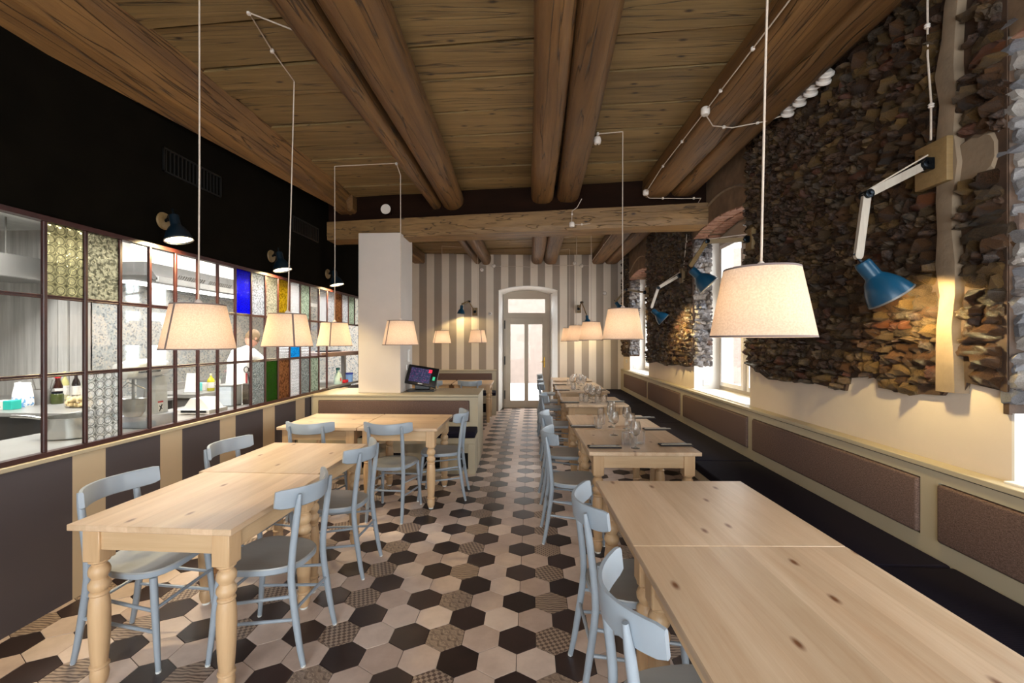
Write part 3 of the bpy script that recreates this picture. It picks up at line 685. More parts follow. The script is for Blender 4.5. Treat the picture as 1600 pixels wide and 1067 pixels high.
def bottle(name, label, loc, h, r, col, cap, group='bottles in the kitchen', neck=.3):
    t = thing(name, label, 'bottle', loc, 0, group)
    MB().lathe([(r*.9, 0), (r, .01), (r, h*.58), (r*.8, h*.68), (r*neck, h*.8), (r*neck, h*.9)], 16).build('body', plain(name+'_body', col, .15), t)
    MB().lathe([(r*neck*1.15, h*.88), (r*neck*1.15, h)], 12).build('cap', plain(name+'_cap', cap, .4), t)
    MB().lathe([(r*1.01, h*.18), (r*1.01, h*.5)], 16, caps=False).build('sticker', M['white_paint'], t)
bottle('sauce_bottle', 'dark sauce bottle with red cap standing behind the dark jar', (-5.38, 4.95, .90), .30, .042, c255(50, 24, 20), c255(206, 30, 44), neck=.55)
bottle('oil_bottle', 'clear oil bottle with pale cap among the bottles on the back counter', (-5.46, 5.10, .90), .33, .036, c255(196, 190, 130), c255(220, 214, 150))
bottle('vinegar_bottle', 'dark vinegar bottle with small red cap above the bag of bread crusts', (-5.35, 5.12, .90), .32, .038, c255(36, 30, 32), c255(210, 40, 52), neck=.4)
bottle('syrup_bottle', 'bottle with dark red cap beside the mullion at the back counter end', (-5.22, 5.10, .90), .30, .04, c255(190, 190, 170), c255(130, 16, 40), neck=.6)
t = thing('spice_jar', 'squat jar of dark herbs with label in front of the red capped bottle', 'jar', (-5.18, 4.76, .90))
MB().lathe([(.05, 0), (.054, .01), (.054, .10), (.044, .115)], 16).build('body', plain('jar_herbs', c255(58, 66, 26), .25), t); MB().lathe([(.046, .112), (.046, .135)], 16).build('lid', M['blacksteel'], t)
t = thing('crust_bag', 'clear plastic bag of pale bread crusts on the back counter', 'bag', (-4.68, 4.50, .90))
soft_bag(.24, .13, .20, 4).build('bag', glass_sheet('poly_bag', (.95, .95, .94, 1), 0, 0, .1, .12), t)
cr = MB()
for i in range(40): cr.add(*ROCKS[i % 7], False, 0, T(R.uniform(-.09, .09), R.uniform(-.04, .04), R.uniform(.01, .10)) @ Rz(R.uniform(0, 6)) @ Matrix.Diagonal((.05, .03, .018, 1)))
o = cr.build('crusts', plain('bread', c255(226, 200, 150), .8, 0, .15, 20), t); o['kind'] = 'stuff'
# dough mixer
MW = plain('mixer_enamel', c255(198, 198, 198), .35)
t = thing('dough_mixer', 'big white planetary dough mixer on the kitchen worktop', 'mixer', (-3.34, 3.72, .85)); t.scale = (.85, .66, .93)
MB().box(-.17, .17, -.12, .30, 0, .11, .02, seg=2).build('base', plain('mixer_base', c255(150, 154, 164), .4), t)
MB().loft([[(-.10, y0, z), (.10, y0, z), (.10, y1, z), (-.10, y1, z)] for z, y0, y1 in ((.10, .06, .28), (.3, .09, .27), (.46, .08, .28))], True, False).build('column', MW, t)
MB().loft([[(.13*k_*math.copysign(abs(math.cos(a))**.55, math.cos(a)), y, .53 + dz + .085*k_*math.copysign(abs(math.sin(a))**.55, math.sin(a))) for a in [2*PI*j/16 for j in range(16)]] for y, k_, dz in ((-.27, .55, -.03), (-.24, .85, -.01), (-.1, 1.0, 0), (.15, 1.0, .01), (.30, .8, .01), (.34, .5, 0))], True, True).build('head', MW, t)
MB().box(-.132, -.128, -.2, .12, .505, .52).box(.128, .132, -.2, .12, .505, .52).build('trim_line', M['blacksteel'], t)
MB().lathe([(.07, .11), (.10, .15), (.115, .27), (.118, .272), (.10, .26), (.08, .16), (0, .13)], 24, c=(0, -.10, 0)).build('bowl', M['steel'], t)
MB().tube([(0, -.10, .46), (0, -.10, .2)], .014).tube([(-.11, -.1, .28), (-.12, -.1, .36), (0, -.17, .42), (.12, -.1, .36), (.11, -.1, .28)], .006).build('hook_guard', M['steel'], t)
MB().box(.101, .104, .12, .2, .21, .225).build('warning_red', plain('label_red', c255(190, 20, 30), .5), t); MB().box(.1005, .103, .12, .2, .12, .21).build('warning_white', M['white_paint'], t)
MB().tube([(.104, .14, .13), (.104, .16, .16), (.104, .18, .19)], .006, 6).tube([(.104, .14, .18), (.104, .18, .15)], .005, 6).build('warning_mark', M['blacksteel'], t)
t = thing('kitchen_scale', 'white wedge shaped kitchen scale on the worktop', 'scale', (-3.36, 4.45, .85))
MB().loft([[(-.17, -.13, z), (.17, -.13, z), (.17, .13, z), (-.17, .13, z)] for z in (.01, .05)], True, False).build('base', M['white_paint'], t)
MB().add([(-.13, -.1, .05), (.15, -.1, .05), (.15, .1, .05), (-.13, .1, .05), (-.05, -.1, .16), (.06, -.1, .16), (.06, .1, .16), (-.05, .1, .16)], [(0,1,5,4),(1,2,6,5),(2,3,7,6),(3,0,4,7),(4,5,6,7)]).build('housing', M['white_paint'], t)
MB().box(-.12, .14, -.135, -.13, .025, .045).build('display', M['blacksteel'], t)
t = thing('paper_stand', 'upright white sheet of paper on the narrow steel counter', 'paper', (-4.50, 5.75, .90))
MB().add([(-.09, 0, 0), (.10, 0, 0), (.05, .05, .26), (-.09, .05, .26), (-.09, .006, 0), (.10, .006, 0), (.05, .056, .26), (-.09, .056, .26)], [(0,1,2,3),(7,6,5,4),(0,4,5,1),(1,5,6,2),(2,6,7,3),(3,7,4,0)]).build('sheet', M['white_paint'], t)
MB().box(-.1, .1, .0, .09, 0, .008).build('foot', M['steel'], t)
t = thing('tea_carton', 'small turquoise and white carton on the narrow steel counter', 'box', (-4.55, 6.02, .90)); MB().box(-.06, .0, 0, .06, 0, .11, .002).build('sleeve', plain('turq', c255(110, 210, 204), .5), t); MB().box(0, .05, 0, .06, 0, .108, .002).build('end', M['white_paint'], t)
bottle('squeeze_bottle', 'yellow green squeeze bottle beside the turquoise carton', (-4.43, 6.02, .90), .24, .045, c255(196, 186, 44), c255(226, 220, 190))
bottle('cream_bottle', 'white plastic bottle beside the yellow squeeze bottle', (-4.36, 6.06, .90), .22, .035, c255(232, 230, 222), c255(60, 60, 60))
t = thing('gastro_bin', 'pale grey steel food bin at the far part of the worktop', 'bin', (-3.46, 4.98, .85)); MB().box(-.10, .10, -.09, .09, 0, .23, .012).build('bin', plain('pale_steel', c255(196, 204, 214), .35), t); MB().box(-.105, .105, -.095, .095, .225, .24, .004).build('lid', M['steel'], t)
t = thing('knife_block', 'dark knife holder with scissors and red handled tool on the worktop', 'knife block', (-3.30, 5.12, .85))
MB().box(-.075, .075, -.05, .05, 0, .24, .01).build('holder', plain('smoky_plastic', c255(56, 50, 48), .2), t)
for i, (x, h, c_) in enumerate(((-.05, .36, c255(170, 16, 44)), (.0, .40, c255(20, 20, 22)), (.03, .37, c255(20, 90, 50)), (.06, .36, c255(170, 120, 70)))):
    MB().box(x-.01, x+.01, -.008, .008, .22, h, .004).build('knife_handle', plain('handle_%d' % i, c_, .4), t)
sc_ = MB()
for s in (-1, 1): sc_.tube([(s*.03+.028*math.cos(a)-.01, -.02, .40+.034*math.sin(a)) for a in [2*PI*j/12 for j in range(13)]], .006, 6)
sc_.tube([(-.02, -.02, .37), (.0, -.02, .2)], .006, 6).build('scissors', M['blacksteel'], t)
t = thing('pink_tub', 'pink plastic tub behind the grey rippled pane', 'tub', (-3.22, 5.36, .85)); MB().box(-.11, .11, -.09, .09, 0, .19, .015, seg=2).build('tub', plain('pink_plastic', c255(226, 110, 130), .4), t); MB().box(-.115, .115, -.095, .095, .185, .20, .004).build('lid', plain('pink_lid', c255(214, 96, 118), .4), t)
# kitchen pass: counter, shelf, cleaning things
pc = thing('pass_counter', 'steel pass counter behind the plastered column', 'counter', (-2.87, 5.98, 0))
MB().box(-.75, -.01, 0, 1.29, .90, .935, .004).build('top', M['steel'], pc); MB().box(-.72, -.13, .03, 1.26, 0, .90).build('carcass', M['steel_d'], pc)
t = thing('pass_shelf', 'brown board shelf above the kitchen pass', 'shelf', (-3.1, 6.0, 1.36)); MB().box(-.28, .22, 0, 1.25, 0, .065, .004).build('board', plain('shelf_brown', c255(130, 104, 90), .5), t)
for y in (.06, 1.15): MB().box(-.03, .03, y, y+.06, -.425, 0).build('bracket', M['steel_d'], t)
t = thing('plate_stack', 'small stack of dark trays on the pass shelf', 'trays', (-3.05, 6.55, 1.425)); MB().box(-.1, .1, -.22, .22, 0, .012, .003).box(-.09, .09, -.2, .2, .012, .022, .003).build('tray', M['blacksteel'], t)
t = thing('spray_bottle', 'pale green spray bottle with red badge on the kitchen pass', 'bottle', (-2.94, 6.62, .935))
MB().lathe([(.055, 0), (.06, .01), (.06, .09), (.045, .15), (.018, .19), (.016, .21)], 18).build('body', plain('spray_body', c255(206, 228, 216), .3), t)
MB().box(-.02, .02, -.045, .025, .21, .25, .006).box(-.006, .006, -.05, -.04, .17, .215).build('trigger', plain('spray_head', c255(16, 96, 96), .4), t)
MB().lathe([(.03, 0), (.03, .002)], 16, T(.055, -.02, .07) @ Matrix.Rotation(PI/2, 4, 'Y')).build('badge', plain('badge_red', c255(216, 40, 44), .5), t)
t = thing('blue_tub', 'blue and white lidded tub on the kitchen pass', 'tub', (-2.93, 7.0, .935)); MB().lathe([(.05, 0), (.055, .12)], 18).build('body', plain('blue_body', c255(120, 160, 220), .4), t); MB().lathe([(.06, .12), (.06, .145)], 18).build('lid', plain('blue_lid', c255(20, 40, 150), .4), t)
t = thing('red_sponge', 'bright red sponge lying beside the blue tub', 'sponge', (-2.94, 6.82, .935)); MB().box(-.05, .05, -.06, .06, 0, .045, .01).build('sponge', plain('sponge_red', c255(214, 30, 44), .8), t)

# ---------------------------------------------------------------- the cook
SHIFT[0] = 0
cook = thing('person', 'person in a white jacket bending over the counter behind the blue pane', 'person', (-4.06, 5.80, 0), -.25)
J = [(0, 0, .96, .135, -1), (0, .02, 1.12, .15, 0), (0, .09, 1.32, .165, 1), (0, .16, 1.45, .085, 2), (0, .21, 1.52, .058, 3),
     (.17, .12, 1.42, .075, 2), (.24, .30, 1.22, .055, 5), (.16, .52, 1.12, .045, 6), (.14, .60, 1.10, .035, 7),
     (-.17, .12, 1.42, .075, 2), (-.24, .30, 1.22, .055, 9), (-.16, .52, 1.12, .045, 10), (-.14, .60, 1.10, .035, 11),
     (.10, 0, .88, .10, 0), (.11, .02, .48, .075, 13), (.11, -.02, .08, .05, 14), (.11, .12, .035, .042, 15),
     (-.10, 0, .88, .10, 0), (-.11, .02, .48, .075, 17), (-.11, -.02, .08, .05, 18), (-.11, .12, .035, .042, 19)]
def skin(name, J, mat, parent, sub=1):
    me = bpy.data.meshes.new(name); me.from_pydata([j[:3] for j in J], [(i, j[4]) for i, j in enumerate(J) if j[4] >= 0], [])
    o = bpy.data.objects.new(name, me); COL.objects.link(o); o.parent = parent
    md = o.modifiers.new('skin', 'SKIN'); md.use_smooth_shade = True
    for i, j in enumerate(J): me.skin_vertices[0].data[i].radius = (j[3], j[3]*(.72 if i in (0, 1, 2) and len(J) > 12 else 1))
    me.skin_vertices[0].data[0].use_root = True
    o.modifiers.new('sub', 'SUBSURF').levels = sub; o.modifiers['sub'].render_levels = sub
    me.materials.append(mat); return o
SKIN = plain('skin', c255(222, 160, 136), .5, 0, .05)
skin('body', J, plain('chef_white', c255(238, 236, 234), .8, 0, .04), cook)
for s in (1, -1):
    hb = [(s*.14, .60, 1.10, .034, -1), (s*.13, .66, 1.085, .036, 0), (s*.125, .70, 1.075, .03, 1)]
    h = skin('hand', hb, SKIN, cook, 1)
    for q in range(4):
        x0 = s*.125 + (q-1.5)*.018; l = (.05, .062, .058, .044)[q]
        skin('finger', [(x0, .68, 1.078, .010, -1), (x0, .70+l*.55, 1.066, .009, 0), (x0, .70+l, 1.045, .0075, 1)], SKIN, h, 1)
    skin('thumb', [(s*.13-s*.03, .645, 1.08, .011, -1), (s*.13-s*.052, .675, 1.068, .010, 0), (s*.13-s*.056, .705, 1.058, .008, 1)], SKIN, h, 1)
hd = MB(); rings = []
for i in range(13):
    t = i/12; z = -.125 + .25*t; k_ = math.sqrt(max(.02, 1-(2*t-1)**2)); w = .076*k_*(1 if t > .4 else .82+.45*t); d = .098*k_
    ring = []
    for j in range(20):
        a = 2*PI*j/20; x, y = w*math.cos(a), d*math.sin(a)
        if abs(a-PI/2) < .2 and .36 < t < .55: y += .024*(1-(t-.36)/.25)
        ring.append((x, y, z))
    rings.append(ring)
HM = T(0, .26, 1.62) @ Matrix.Rotation(-.45, 4, 'X')
hd.loft(rings, True, True, 0, HM)
for s in (1, -1): hd.lathe([(.005, -.008), (.022, -.004), (.026, .004), (.01, .008)], 10, HM @ T(s*.075, -.005, 0) @ Matrix.Rotation(PI/2, 4, 'Y'))
head = hd.build('head', SKIN, cook)
for s in (1, -1): MB().lathe([(.002, -.01), (.011, -.004), (.011, .004), (.002, .01)], 10, HM @ T(s*.03, .088, .015) @ Matrix.Rotation(PI/2, 4, 'X')).build('eye', plain('eye_dark', c255(50, 36, 30), .3), head)
MB().box(-.024, .024, .082, .092, -.062, -.052, .004, 0, HM).build('mouth', plain('lips', c255(176, 92, 84), .5), head)
hr = MB().loft([[(x*1.10, min(y*1.10, .055 + (z > .06)*.05), z*1.08+.01) for x, y, z in r] for r in rings[4:]], True, True, 0, HM).build('hair', plain('brown_hair', c255(118, 92, 62), .7, 0, .25, 40), head)

# ---------------------------------------------------------------- benches
def bench(name, label, Lx, back_d, loc, rz, ztop, panels, cuts, pz, depth=.36, cz=(.45, .515), open_base=True, ends=True):
    """local: x from -Lx to 0 along the bench, y<0 towards the sitter, back from y=0 to back_d"""
    t = thing(name, label, 'bench', loc, rz)
    b = MB().box(-Lx, 0, .03, back_d, 0, ztop-.03)
    xs = [-Lx] + [v for p in sorted(panels) for v in p] + [0]
    for i in range(0, len(xs), 2): b.box(xs[i], xs[i+1], 0, .03, cz[0], ztop-.03)        # stiles
    for a, c_ in panels: b.box(a, c_, 0, .03, pz[1], ztop-.03).box(a, c_, 0, .03, cz[0], pz[0])
    b.build('back_frame', M['bench'], t)
    MB().box(-Lx-.0, .008, -.010, back_d+.008, ztop-.027, ztop, .003).build('cap', M['bench'], t)
    MB().box(-Lx, .002, -.003, .02, ztop-.031, ztop-.027).build('shadow_gap', M['seam'], t)
    for a, c_ in panels:
        MB().box(a+.006, c_-.006, -.016, .028, pz[0]+.005, pz[1]-.006, .014, seg=3).build('back_cushion', M['uphol'], t)
    for a, c_ in zip(cuts, cuts[1:]):
        MB().box(a+.004, c_-.004, -depth-.01, -.003, cz[0], cz[1], .018, seg=3).build('seat_cushion', M['navy'], t)
    MB().box(-Lx, 0, -depth, 0, cz[0]-.07, cz[0]-.001, .003).build('seat_frame', M['bench'], t)
    if open_base:
        MB().box(-Lx, 0, -.12, .0, 0, cz[0]-.07).build('plinth', M['bench'], t)
    else:
        k_ = MB(); n = max(3, int(Lx/.2)); dx = Lx/n
        for i in range(n):
            if i % 2 == 0: k_.box(-Lx+i*dx, -Lx+(i+1)*dx, -depth+.03, -depth+.05, 0, cz[0]-.07)
        k_.box(-Lx, 0, -depth+.03, -depth+.05, .25, cz[0]-.07).box(-Lx, 0, -depth+.03, -depth+.05, 0, .06)
        k_.build('base_front', M['bench'], t)
        MB().box(-Lx, 0, -.05, -.03, 0, cz[0]-.07).build('niche_back', M['seam'], t)
    if ends: MB().box(-.085, 0, -depth, -.0, 0, cz[0]-.07, .003).build('end_post', M['bench'], t)
    return t
bench('wall_bench', 'long greige bench with brown back cushions along the stone wall', 9.62, .085, (2.02, .33, 0), -PI/2, .962,
      [(-(b-.33), -(a-.33)) for a, b in ((.45, 2.26), (2.36, 4.075), (4.165, 5.90), (6.02, 7.65), (7.76, 9.62))],
      [-9.62, -7.42, -5.55, -3.70, -1.85, 0], (.582, .877), .55, (.43, .50), True, False)
bench('partition_bench', 'greige bench built against the low partition that carries the column', 2.12, .78, (-.68, 5.47, 0), .03, .908,
      [(-2.03, -.105)], [-2.12, 0], (.566, .838), .345, (.435, .51), False)
b_ = bench('corner_bench', 'greige bench with brown back cushion against the far striped wall', 1.95, .07, (-.80, 9.76, 0), .08, .945,
      [(-1.85, -.09)], [-1.95, 0], (.58, .87), .48, (.42, .485), False)

# ---------------------------------------------------------------- tables
def table(label, cx_, cy_, lx, ly, grain, rz=0, group='pine dining tables'):
    t = thing('dining_table', label, 'table', (cx_, cy_, 0), rz, group)
    hx, hy, H = lx/2, ly/2, .77
    MB().box(-hx, hx, -hy, hy, H-.028, H, .003).build('tabletop', M['pine_' + grain], t)
    i = .035; s = .082
    for y in (-1, 1):
        y1 = y*(hy-i-.012); MB().box(-hx+i+s, hx-i-s, min(y1, y1-y*.022), max(y1, y1-y*.022), H-.128, H-.028).build('apron', M['pine_rail_x'], t)
    for x in (-1, 1):
        x1 = x*(hx-i-.012); MB().box(min(x1, x1-x*.022), max(x1, x1-x*.022), -hy+i+s, hy-i-s, H-.128, H-.028).build('apron', M['pine_rail_y'], t)
    for x in (-1, 1):
        for y in (-1, 1):
            px, py = x*(hx-i-s/2), y*(hy-i-s/2)
            b = MB().box(-s/2, s/2, -s/2, s/2, .585, H-.028, .004)
            b.lathe([(.030, .592), (.040, .585), (.040, .578), (.029, .570), (.028, .562), (.036, .553), (.041, .537), (.040, .520), (.031, .505), (.029, .498), (.033, .49),
                     (.041, .478), (.0415, .462), (.034, .447), (.030, .441), (.037, .435), (.038, .428), (.033, .421), (.036, .41), (.040, .38), (.0415, .33), (.040, .25), (.035, .16), (.031, .115),
                     (.030, .110), (.037, .104), (.038, .097), (.031, .090), (.033, .080), (.036, .062), (.033, .035), (.024, .012)], 18)
            g = b.build('leg', M['pine_leg'], t, (px, py, 0))
            MB().lathe([(.022, 0), (.024, .013)], 12).build('glide', M['glide'], g)
    return t
a_ = math.radians
table('bare pine table with turned legs nearest the glazed kitchen screen corner', -1.665, 2.215, .765, .785, 'y', a_(-1.5))
table('bare pine table pushed end on to the table by the kitchen screen', -1.685, 3.005, .765, .785, 'y', a_(-.8))
table('bare pine table in front of the partition bench beside the wainscot', -2.03, 4.40, .77, .78, 'x')
table('bare pine table in front of the partition bench beside the aisle', -1.258, 4.40, .76, .785, 'x')
table('large bare knotty pine table under the biggest lampshade', .838, 1.335, .84, .85, 'y', a_(2.2))
table('bare knotty pine table between the biggest lampshade and the first set table', .806, 2.165, .84, .805, 'y', a_(2.2))
table('pine table set with many glasses and four napkins', .82, 3.62, .82, .80, 'y', a_(1.4))
table('pine table end pushed behind the first set table with upturned glasses', .80, 4.43, .82, .80, 'y', a_(1.4))
table('pine table set with glasses beside the third right hand chair', .825, 6.0, .80, .84, 'y', a_(1.5))
table('pine table set with glasses, second from the far striped wall', .84, 7.48, .82, .80, 'y', a_(1.5))
table('pine table end on behind the set table near the far wall', .84, 8.29, .82, .80, 'y', a_(1.5))
table('farthest pine table beside the bench against the far striped wall', .84, 9.45, .80, .74, 'y', a_(2))
table('pine table behind the partition beside the doorway', -1.16, 8.70, .76, .80, 'x', a_(2))
table('pine table behind the partition and the till screen', -1.96, 8.66, .78, .80, 'x', a_(2))

# ---------------------------------------------------------------- chairs
def make_chair():
    t = thing('dining_chair', '', 'chair', (0, 0, 0), 0, 'painted trattoria chairs')
    def outline(k_, n=36):
        o = []
        for j in range(n):
            a = 2*PI*j/n; ca, sa = math.cos(a), math.sin(a)
            y = .205*k_*math.copysign(abs(sa)**.72, sa); w = .188 + .028*(y/.205) if True else 0
            o.append((w*k_*math.copysign(abs(ca)**.72, ca), y))
        return o
    rings = [[(x, y, z) for x, y in outline(k_)] for k_, z in ((.93, .438), (.985, .443), (1.0, .452), (1.0, .462), (.98, .470))]
    rings += [[(x, y, .470 - d) for x, y in outline(k_)] for k_, d in ((.90, .001), (.6, .009), (.25, .012))]
    MB().loft(rings, True, True).build('seat', M['chair_seat'], t)
    MB().loft([[(x, y, z) for x, y in outline(k_)] for k_, z in ((.95, .434), (1.004, .441), (1.008, .452), (1.004, .464))], False, True).build('seat_rim', M['chair'], t)
    # bent backrest
    def slat(u): return -.262 + .112*(abs(u))**1.9
    rings = []
    N = 22
    for i in range(N+1):
        u = -1 + 2*i/N; x = .218*u; y = slat(u); dy = .112*1.9*abs(u)**.9*(1 if u > 0 else -1)/.218
        nrm = Vector((-dy, 1, 0)).normalized(); hw = .010
        zt = .868 - .010*(1-u*u); zb = .768 - .004*(1-u*u) + .012*abs(u)**6
        e = .006*max(0, abs(u)-.93)/.07
        sec = [(-hw, zb+.004+e), (-hw*.5, zb+e), (hw*.5, zb+e), (hw, zb+.004+e), (hw, zt-.008-e), (hw*.6, zt-e), (-hw*.6, zt-e), (-hw, zt-.008-e)]
        lean = lambda z: -.10*(z-.80)
        rings.append([(x+nrm.x*o, y+nrm.y*o+lean(z), z) for o, z in sec])
    MB().loft(rings, True, True).build('backrest', M['chair'], t)
    def legs(pts, rr, x):
        b = MB().tube(pts, rr, 10); g = b.build('leg', M['chair'], t)
        MB().lathe([(.0115, 0), (.0125, .010)], 8, c=(pts[0][0], pts[0][1], 0)).build('glide', M['glide'], g)
    for s in (-1, 1):
        P_ = []
        for i in range(13):
            z = .004 + .832*i/12
            y = -.262 + .068*min(1, z/.40)**.8 - .046*max(0, (z-.46)/.38)**1.3
            P_.append((s*(.158 - .008*min(1, z/.45)), y - .0, z))
        legs(P_, [.0125, .0145, .0155] + [.0168]*8 + [.0155, .009], s)
        legs([(s*.192, .205, .004), (s*.186, .192, .12), (s*.178, .175, .30), (s*.170, .160, .440)], [.0115, .014, .0165, .0165], s)
        for zr, zf in ((.335, .285), (.225, .185)):
            MB().tube([(s*.152, -.205-.03*(zr < .3), zr), (s*.182, .182, zf)], .0082, 8).build('stretcher', M['chair'], t)
    MB().tube([(-.152, -.215, .27), (.152, -.215, .27)], .0082, 8).build('stretcher', M['chair'], t)
    MB().tube([(-.180, .185, .30), (.180, .185, .30)], .0082, 8).build('stretcher', M['chair'], t)
    return t
chair0 = make_chair(); used = []
def chair(label, x, y, deg):
    if not used: chair0.location = (x, y, 0); chair0.rotation_euler = (0, 0, a_(deg)); chair0['label'] = label; used.append(1); return chair0
    return dup(chair0, label, (x, y, 0), a_(deg))
chair('grey painted chair on the aisle side of the table nearest the kitchen screen', -1.365, 2.235, 88)
chair('grey painted chair on the aisle side of the second table by the kitchen screen', -1.375, 3.01, 88)
chair('grey painted chair facing the aisle between wainscot and nearest table', -1.985, 2.19, -90)
chair('grey painted chair facing the aisle between wainscot and second table', -2.00, 3.035, -92)
chair('grey painted chair facing the partition bench, beside the wainscot', -1.985, 3.975, 0)
chair('grey painted chair facing the partition bench with its whole back to the viewer', -1.275, 3.985, -2)
chair('grey painted chair side on at the aisle end of the partition table', -.925, 4.45, 92)
chair('grey painted chair cropped by the lower edge beside the large knotty table', .475, 1.33, -86)
chair('grey painted chair next to the cropped one at the knotty tables', .462, 2.06, -87)
chair('grey painted chair at the front of the table set with four napkins', .345, 3.57, -88)
chair('grey painted chair behind the front one at the table set with napkins', .34, 4.40, -88)
chair('grey painted chair at the set table with two places, halfway down the aisle', .37, 5.93, -89)
chair('grey painted chair before the last pair beside the set table near the doorway', .36, 7.44, -89)
chair('grey painted chair after the last set table corner near the doorway', .37, 8.25, -89)
chair('farthest grey painted chair by the doorway reveal', .38, 9.45, -90)
chair('grey painted chair behind the partition showing only its curved back', -1.14, 8.12, 0)
chair('grey painted chair half hidden behind the till screen', -1.86, 8.08, 0)

# ---------------------------------------------------------------- pendant lamps
def pendant(label, x, y, ztop, zc, rot, route, lamp=1.0, slant=(0, 0), H=.262):
    t = thing('pendant_lamp', label, 'lamp', (x, y, ztop-H), rot, 'cream pendant lamps')
    rb, rt = .188, .136
    prof = lambda k_, z: [((rb+(rt-rb)*z/H)*k_*math.cos(2*PI*j/48), (rb+(rt-rb)*z/H)*k_*math.sin(2*PI*j/48), z) for j in range(48)]
    MB().loft([prof(1, 0), prof(1, H)], False, True).build('shade', M['shade'], t)
    MB().loft([prof(1.004, 0), prof(1.004, .007)], False, True).build('binding', M['shade_trim'], t); MB().loft([prof(1.005, H-.007), prof(1.005, H+.001)], False, True).build('binding', M['shade_trim'], t)
    a0 = -2.0; MB().add([((rb+.0015)*math.cos(a0+d), (rb+.0015)*math.sin(a0+d), .003) for d in (-.035, .035)] + [((rt+.0015)*math.cos(a0+d), (rt+.0015)*math.sin(a0+d), H-.003) for d in (.05, -.05)], [(0, 1, 2, 3)]).build('seam_tape', M['shade_trim'], t)
    b = MB()
    for j in range(3): b.tube([(.02*math.cos(j*2.09), .02*math.sin(j*2.09), H-.02), (rt*.99*math.cos(j*2.09), rt*.99*math.sin(j*2.09), H-.006)], .0022, 5)
    b.build('spider', M['steel_d'], t)
    MB().lathe([(.006, H+.03), (.020, H+.015), (.022, H-.06), (.018, H-.075)], 14).build('lampholder', M['porcelain'], t)
    MB().lathe([(.012, H-.075), (.020, H-.095), (.030, H-.125), (.028, H-.15), (.012, H-.165), (.002, H-.168)], 14).build('bulb', M['bulb'], t)
    slant = tuple((Rz(-rot) @ Vector((*slant, 0)))[:2])
    c_ = MB().tube([(0, 0, H+.02), (slant[0]*.45+.003, slant[1]*.45, (zc-ztop)*.45+H), (slant[0], slant[1], zc-ztop+H)], .0044, 6)
    c_.build('cord', M['cord'], t)
    if route:
        inv = Rz(-rot); org = Vector((x, y, ztop-H))
        pts = [inv @ (Vector((slant[0]*math.cos(rot)-slant[1]*math.sin(rot)+x, slant[0]*math.sin(rot)+slant[1]*math.cos(rot)+y, zc)) - org)] + [inv @ (Vector(p) - org) for p in route]
        MB().tube(pts, .0048, 6).build('ceiling_cord', M['cord'], t)
        for p in pts[1:-1] if len(pts) > 2 else pts[1:]: MB().lathe([(.012, -.012), (.014, .0), (.010, .014)], 8, Matrix.Translation(p)).build('cleat', M['porcelain'], t)
    point('pendant_light', (x, y, ztop-.205), 1.25*lamp, WARM, .03)
    return t
pendant('large cream shade pendant over the table nearest the kitchen screen', -1.932, 2.44, 1.795, 3.54, .2, None, 1.0, (.10, -.12), .262)
pendant('cream shade pendant over the second table by the kitchen screen', -1.948, 3.39, 1.80, 3.54, 1.2, [(-1.75, 2.86, 3.54), (-1.685, 2.52, 3.54), (-1.42, 2.6, 3.47)], 1.0, (.16, -.19), .262)
pendant('bright cream shade pendant over the table beside the wainscot', -2.193, 4.75, 1.79, 3.53, .6, [(-1.36, 4.62, 3.50)], 1.3, (0, 0), .262)
pendant('cream shade pendant hanging before the plastered column', -1.399, 4.58, 1.803, 3.35, -.2, [(-1.40, 4.45, 3.42)], 1.0, (0, 0), .262)
pendant('white lit shade pendant above the tables behind the till screen', -1.844, 8.86, 1.805, 3.54, -.3, [(-1.3, 8.86, 3.50)], 1.8, (0, 0), .262)
pendant('small cream shade pendant between the striped wall lamp and the doorway', -1.098, 8.80, 1.815, 3.54, 1.0, [(-1.16, 8.80, 3.50)], .9, (0, 0), .262)
pendant('biggest cream shade pendant, over the knotty pine tables by the stone wall', .909, 1.77, 1.868, 3.545, 2.2, [(1.38, 1.80, 3.50)], .6, (.03, -.02), .272)
pendant('cream shade pendant over the table set with four napkins', .849, 4.11, 1.887, 3.54, 2.4, [(.62, 4.12, 3.53), (.575, 4.05, 3.42)], 1.1, (0, 0), .29)
pendant('cream shade pendant over the set table halfway down the bench', .933, 6.89, 1.89, 3.54, 1.7, [(.58, 6.8, 3.50)], 1.2, (0, 0), .29)
pendant('cream shade pendant half hidden by a nearer shade over the set tables', .83, 8.13, 1.882, 3.54, 1.5, [(.56, 8.1, 3.50)], 1.1, (0, 0), .29)
pendant('farthest cream shade pendant of the row over the bench tables', .798, 9.26, 1.87, 3.54, 1.2, [(.56, 9.2, 3.50)], .9, (0, 0), .29)

# ---------------------------------------------------------------- hinged teal wall lamps on wooden brackets
def shade_teal(parent, p, d, s=1.0, mat='teal'):
    d = Vector(d).normalized(); A = along(Vector(p), d)
    sh = MB().lathe([(.0, -.002), (.030*s, .0), (.034*s, .012*s), (.034*s, .075*s), (.037*s, .082*s), (.052*s, .098*s), (.074*s, .135*s), (.088*s, .175*s), (.092*s, .195*s), (.089*s, .195*s), (.071*s, .14*s), (.048*s, .105*s), (.030*s, .09*s)], 28, A, 0, False).build('lamp_shade', M[mat], parent)
    MB().lathe([(.093*s, .190*s), (.095*s, .197*s), (.090*s, .199*s)], 28, A, 0, False).build('rim', M['steel_d'], sh)
    MB().lathe([(.012, .09*s), (.026*s, .12*s), (.030*s, .15*s), (.020*s, .178*s), (.002, .186*s)], 16, A).build('bulb', M['bulb'], parent)
    MB().lathe([(.007, -.05*s), (.007, .0)], 8, A).box(-.004, .004, -.014, .014, -.06*s, .01).build('swivel', M['blacksteel'], sh)
    return A
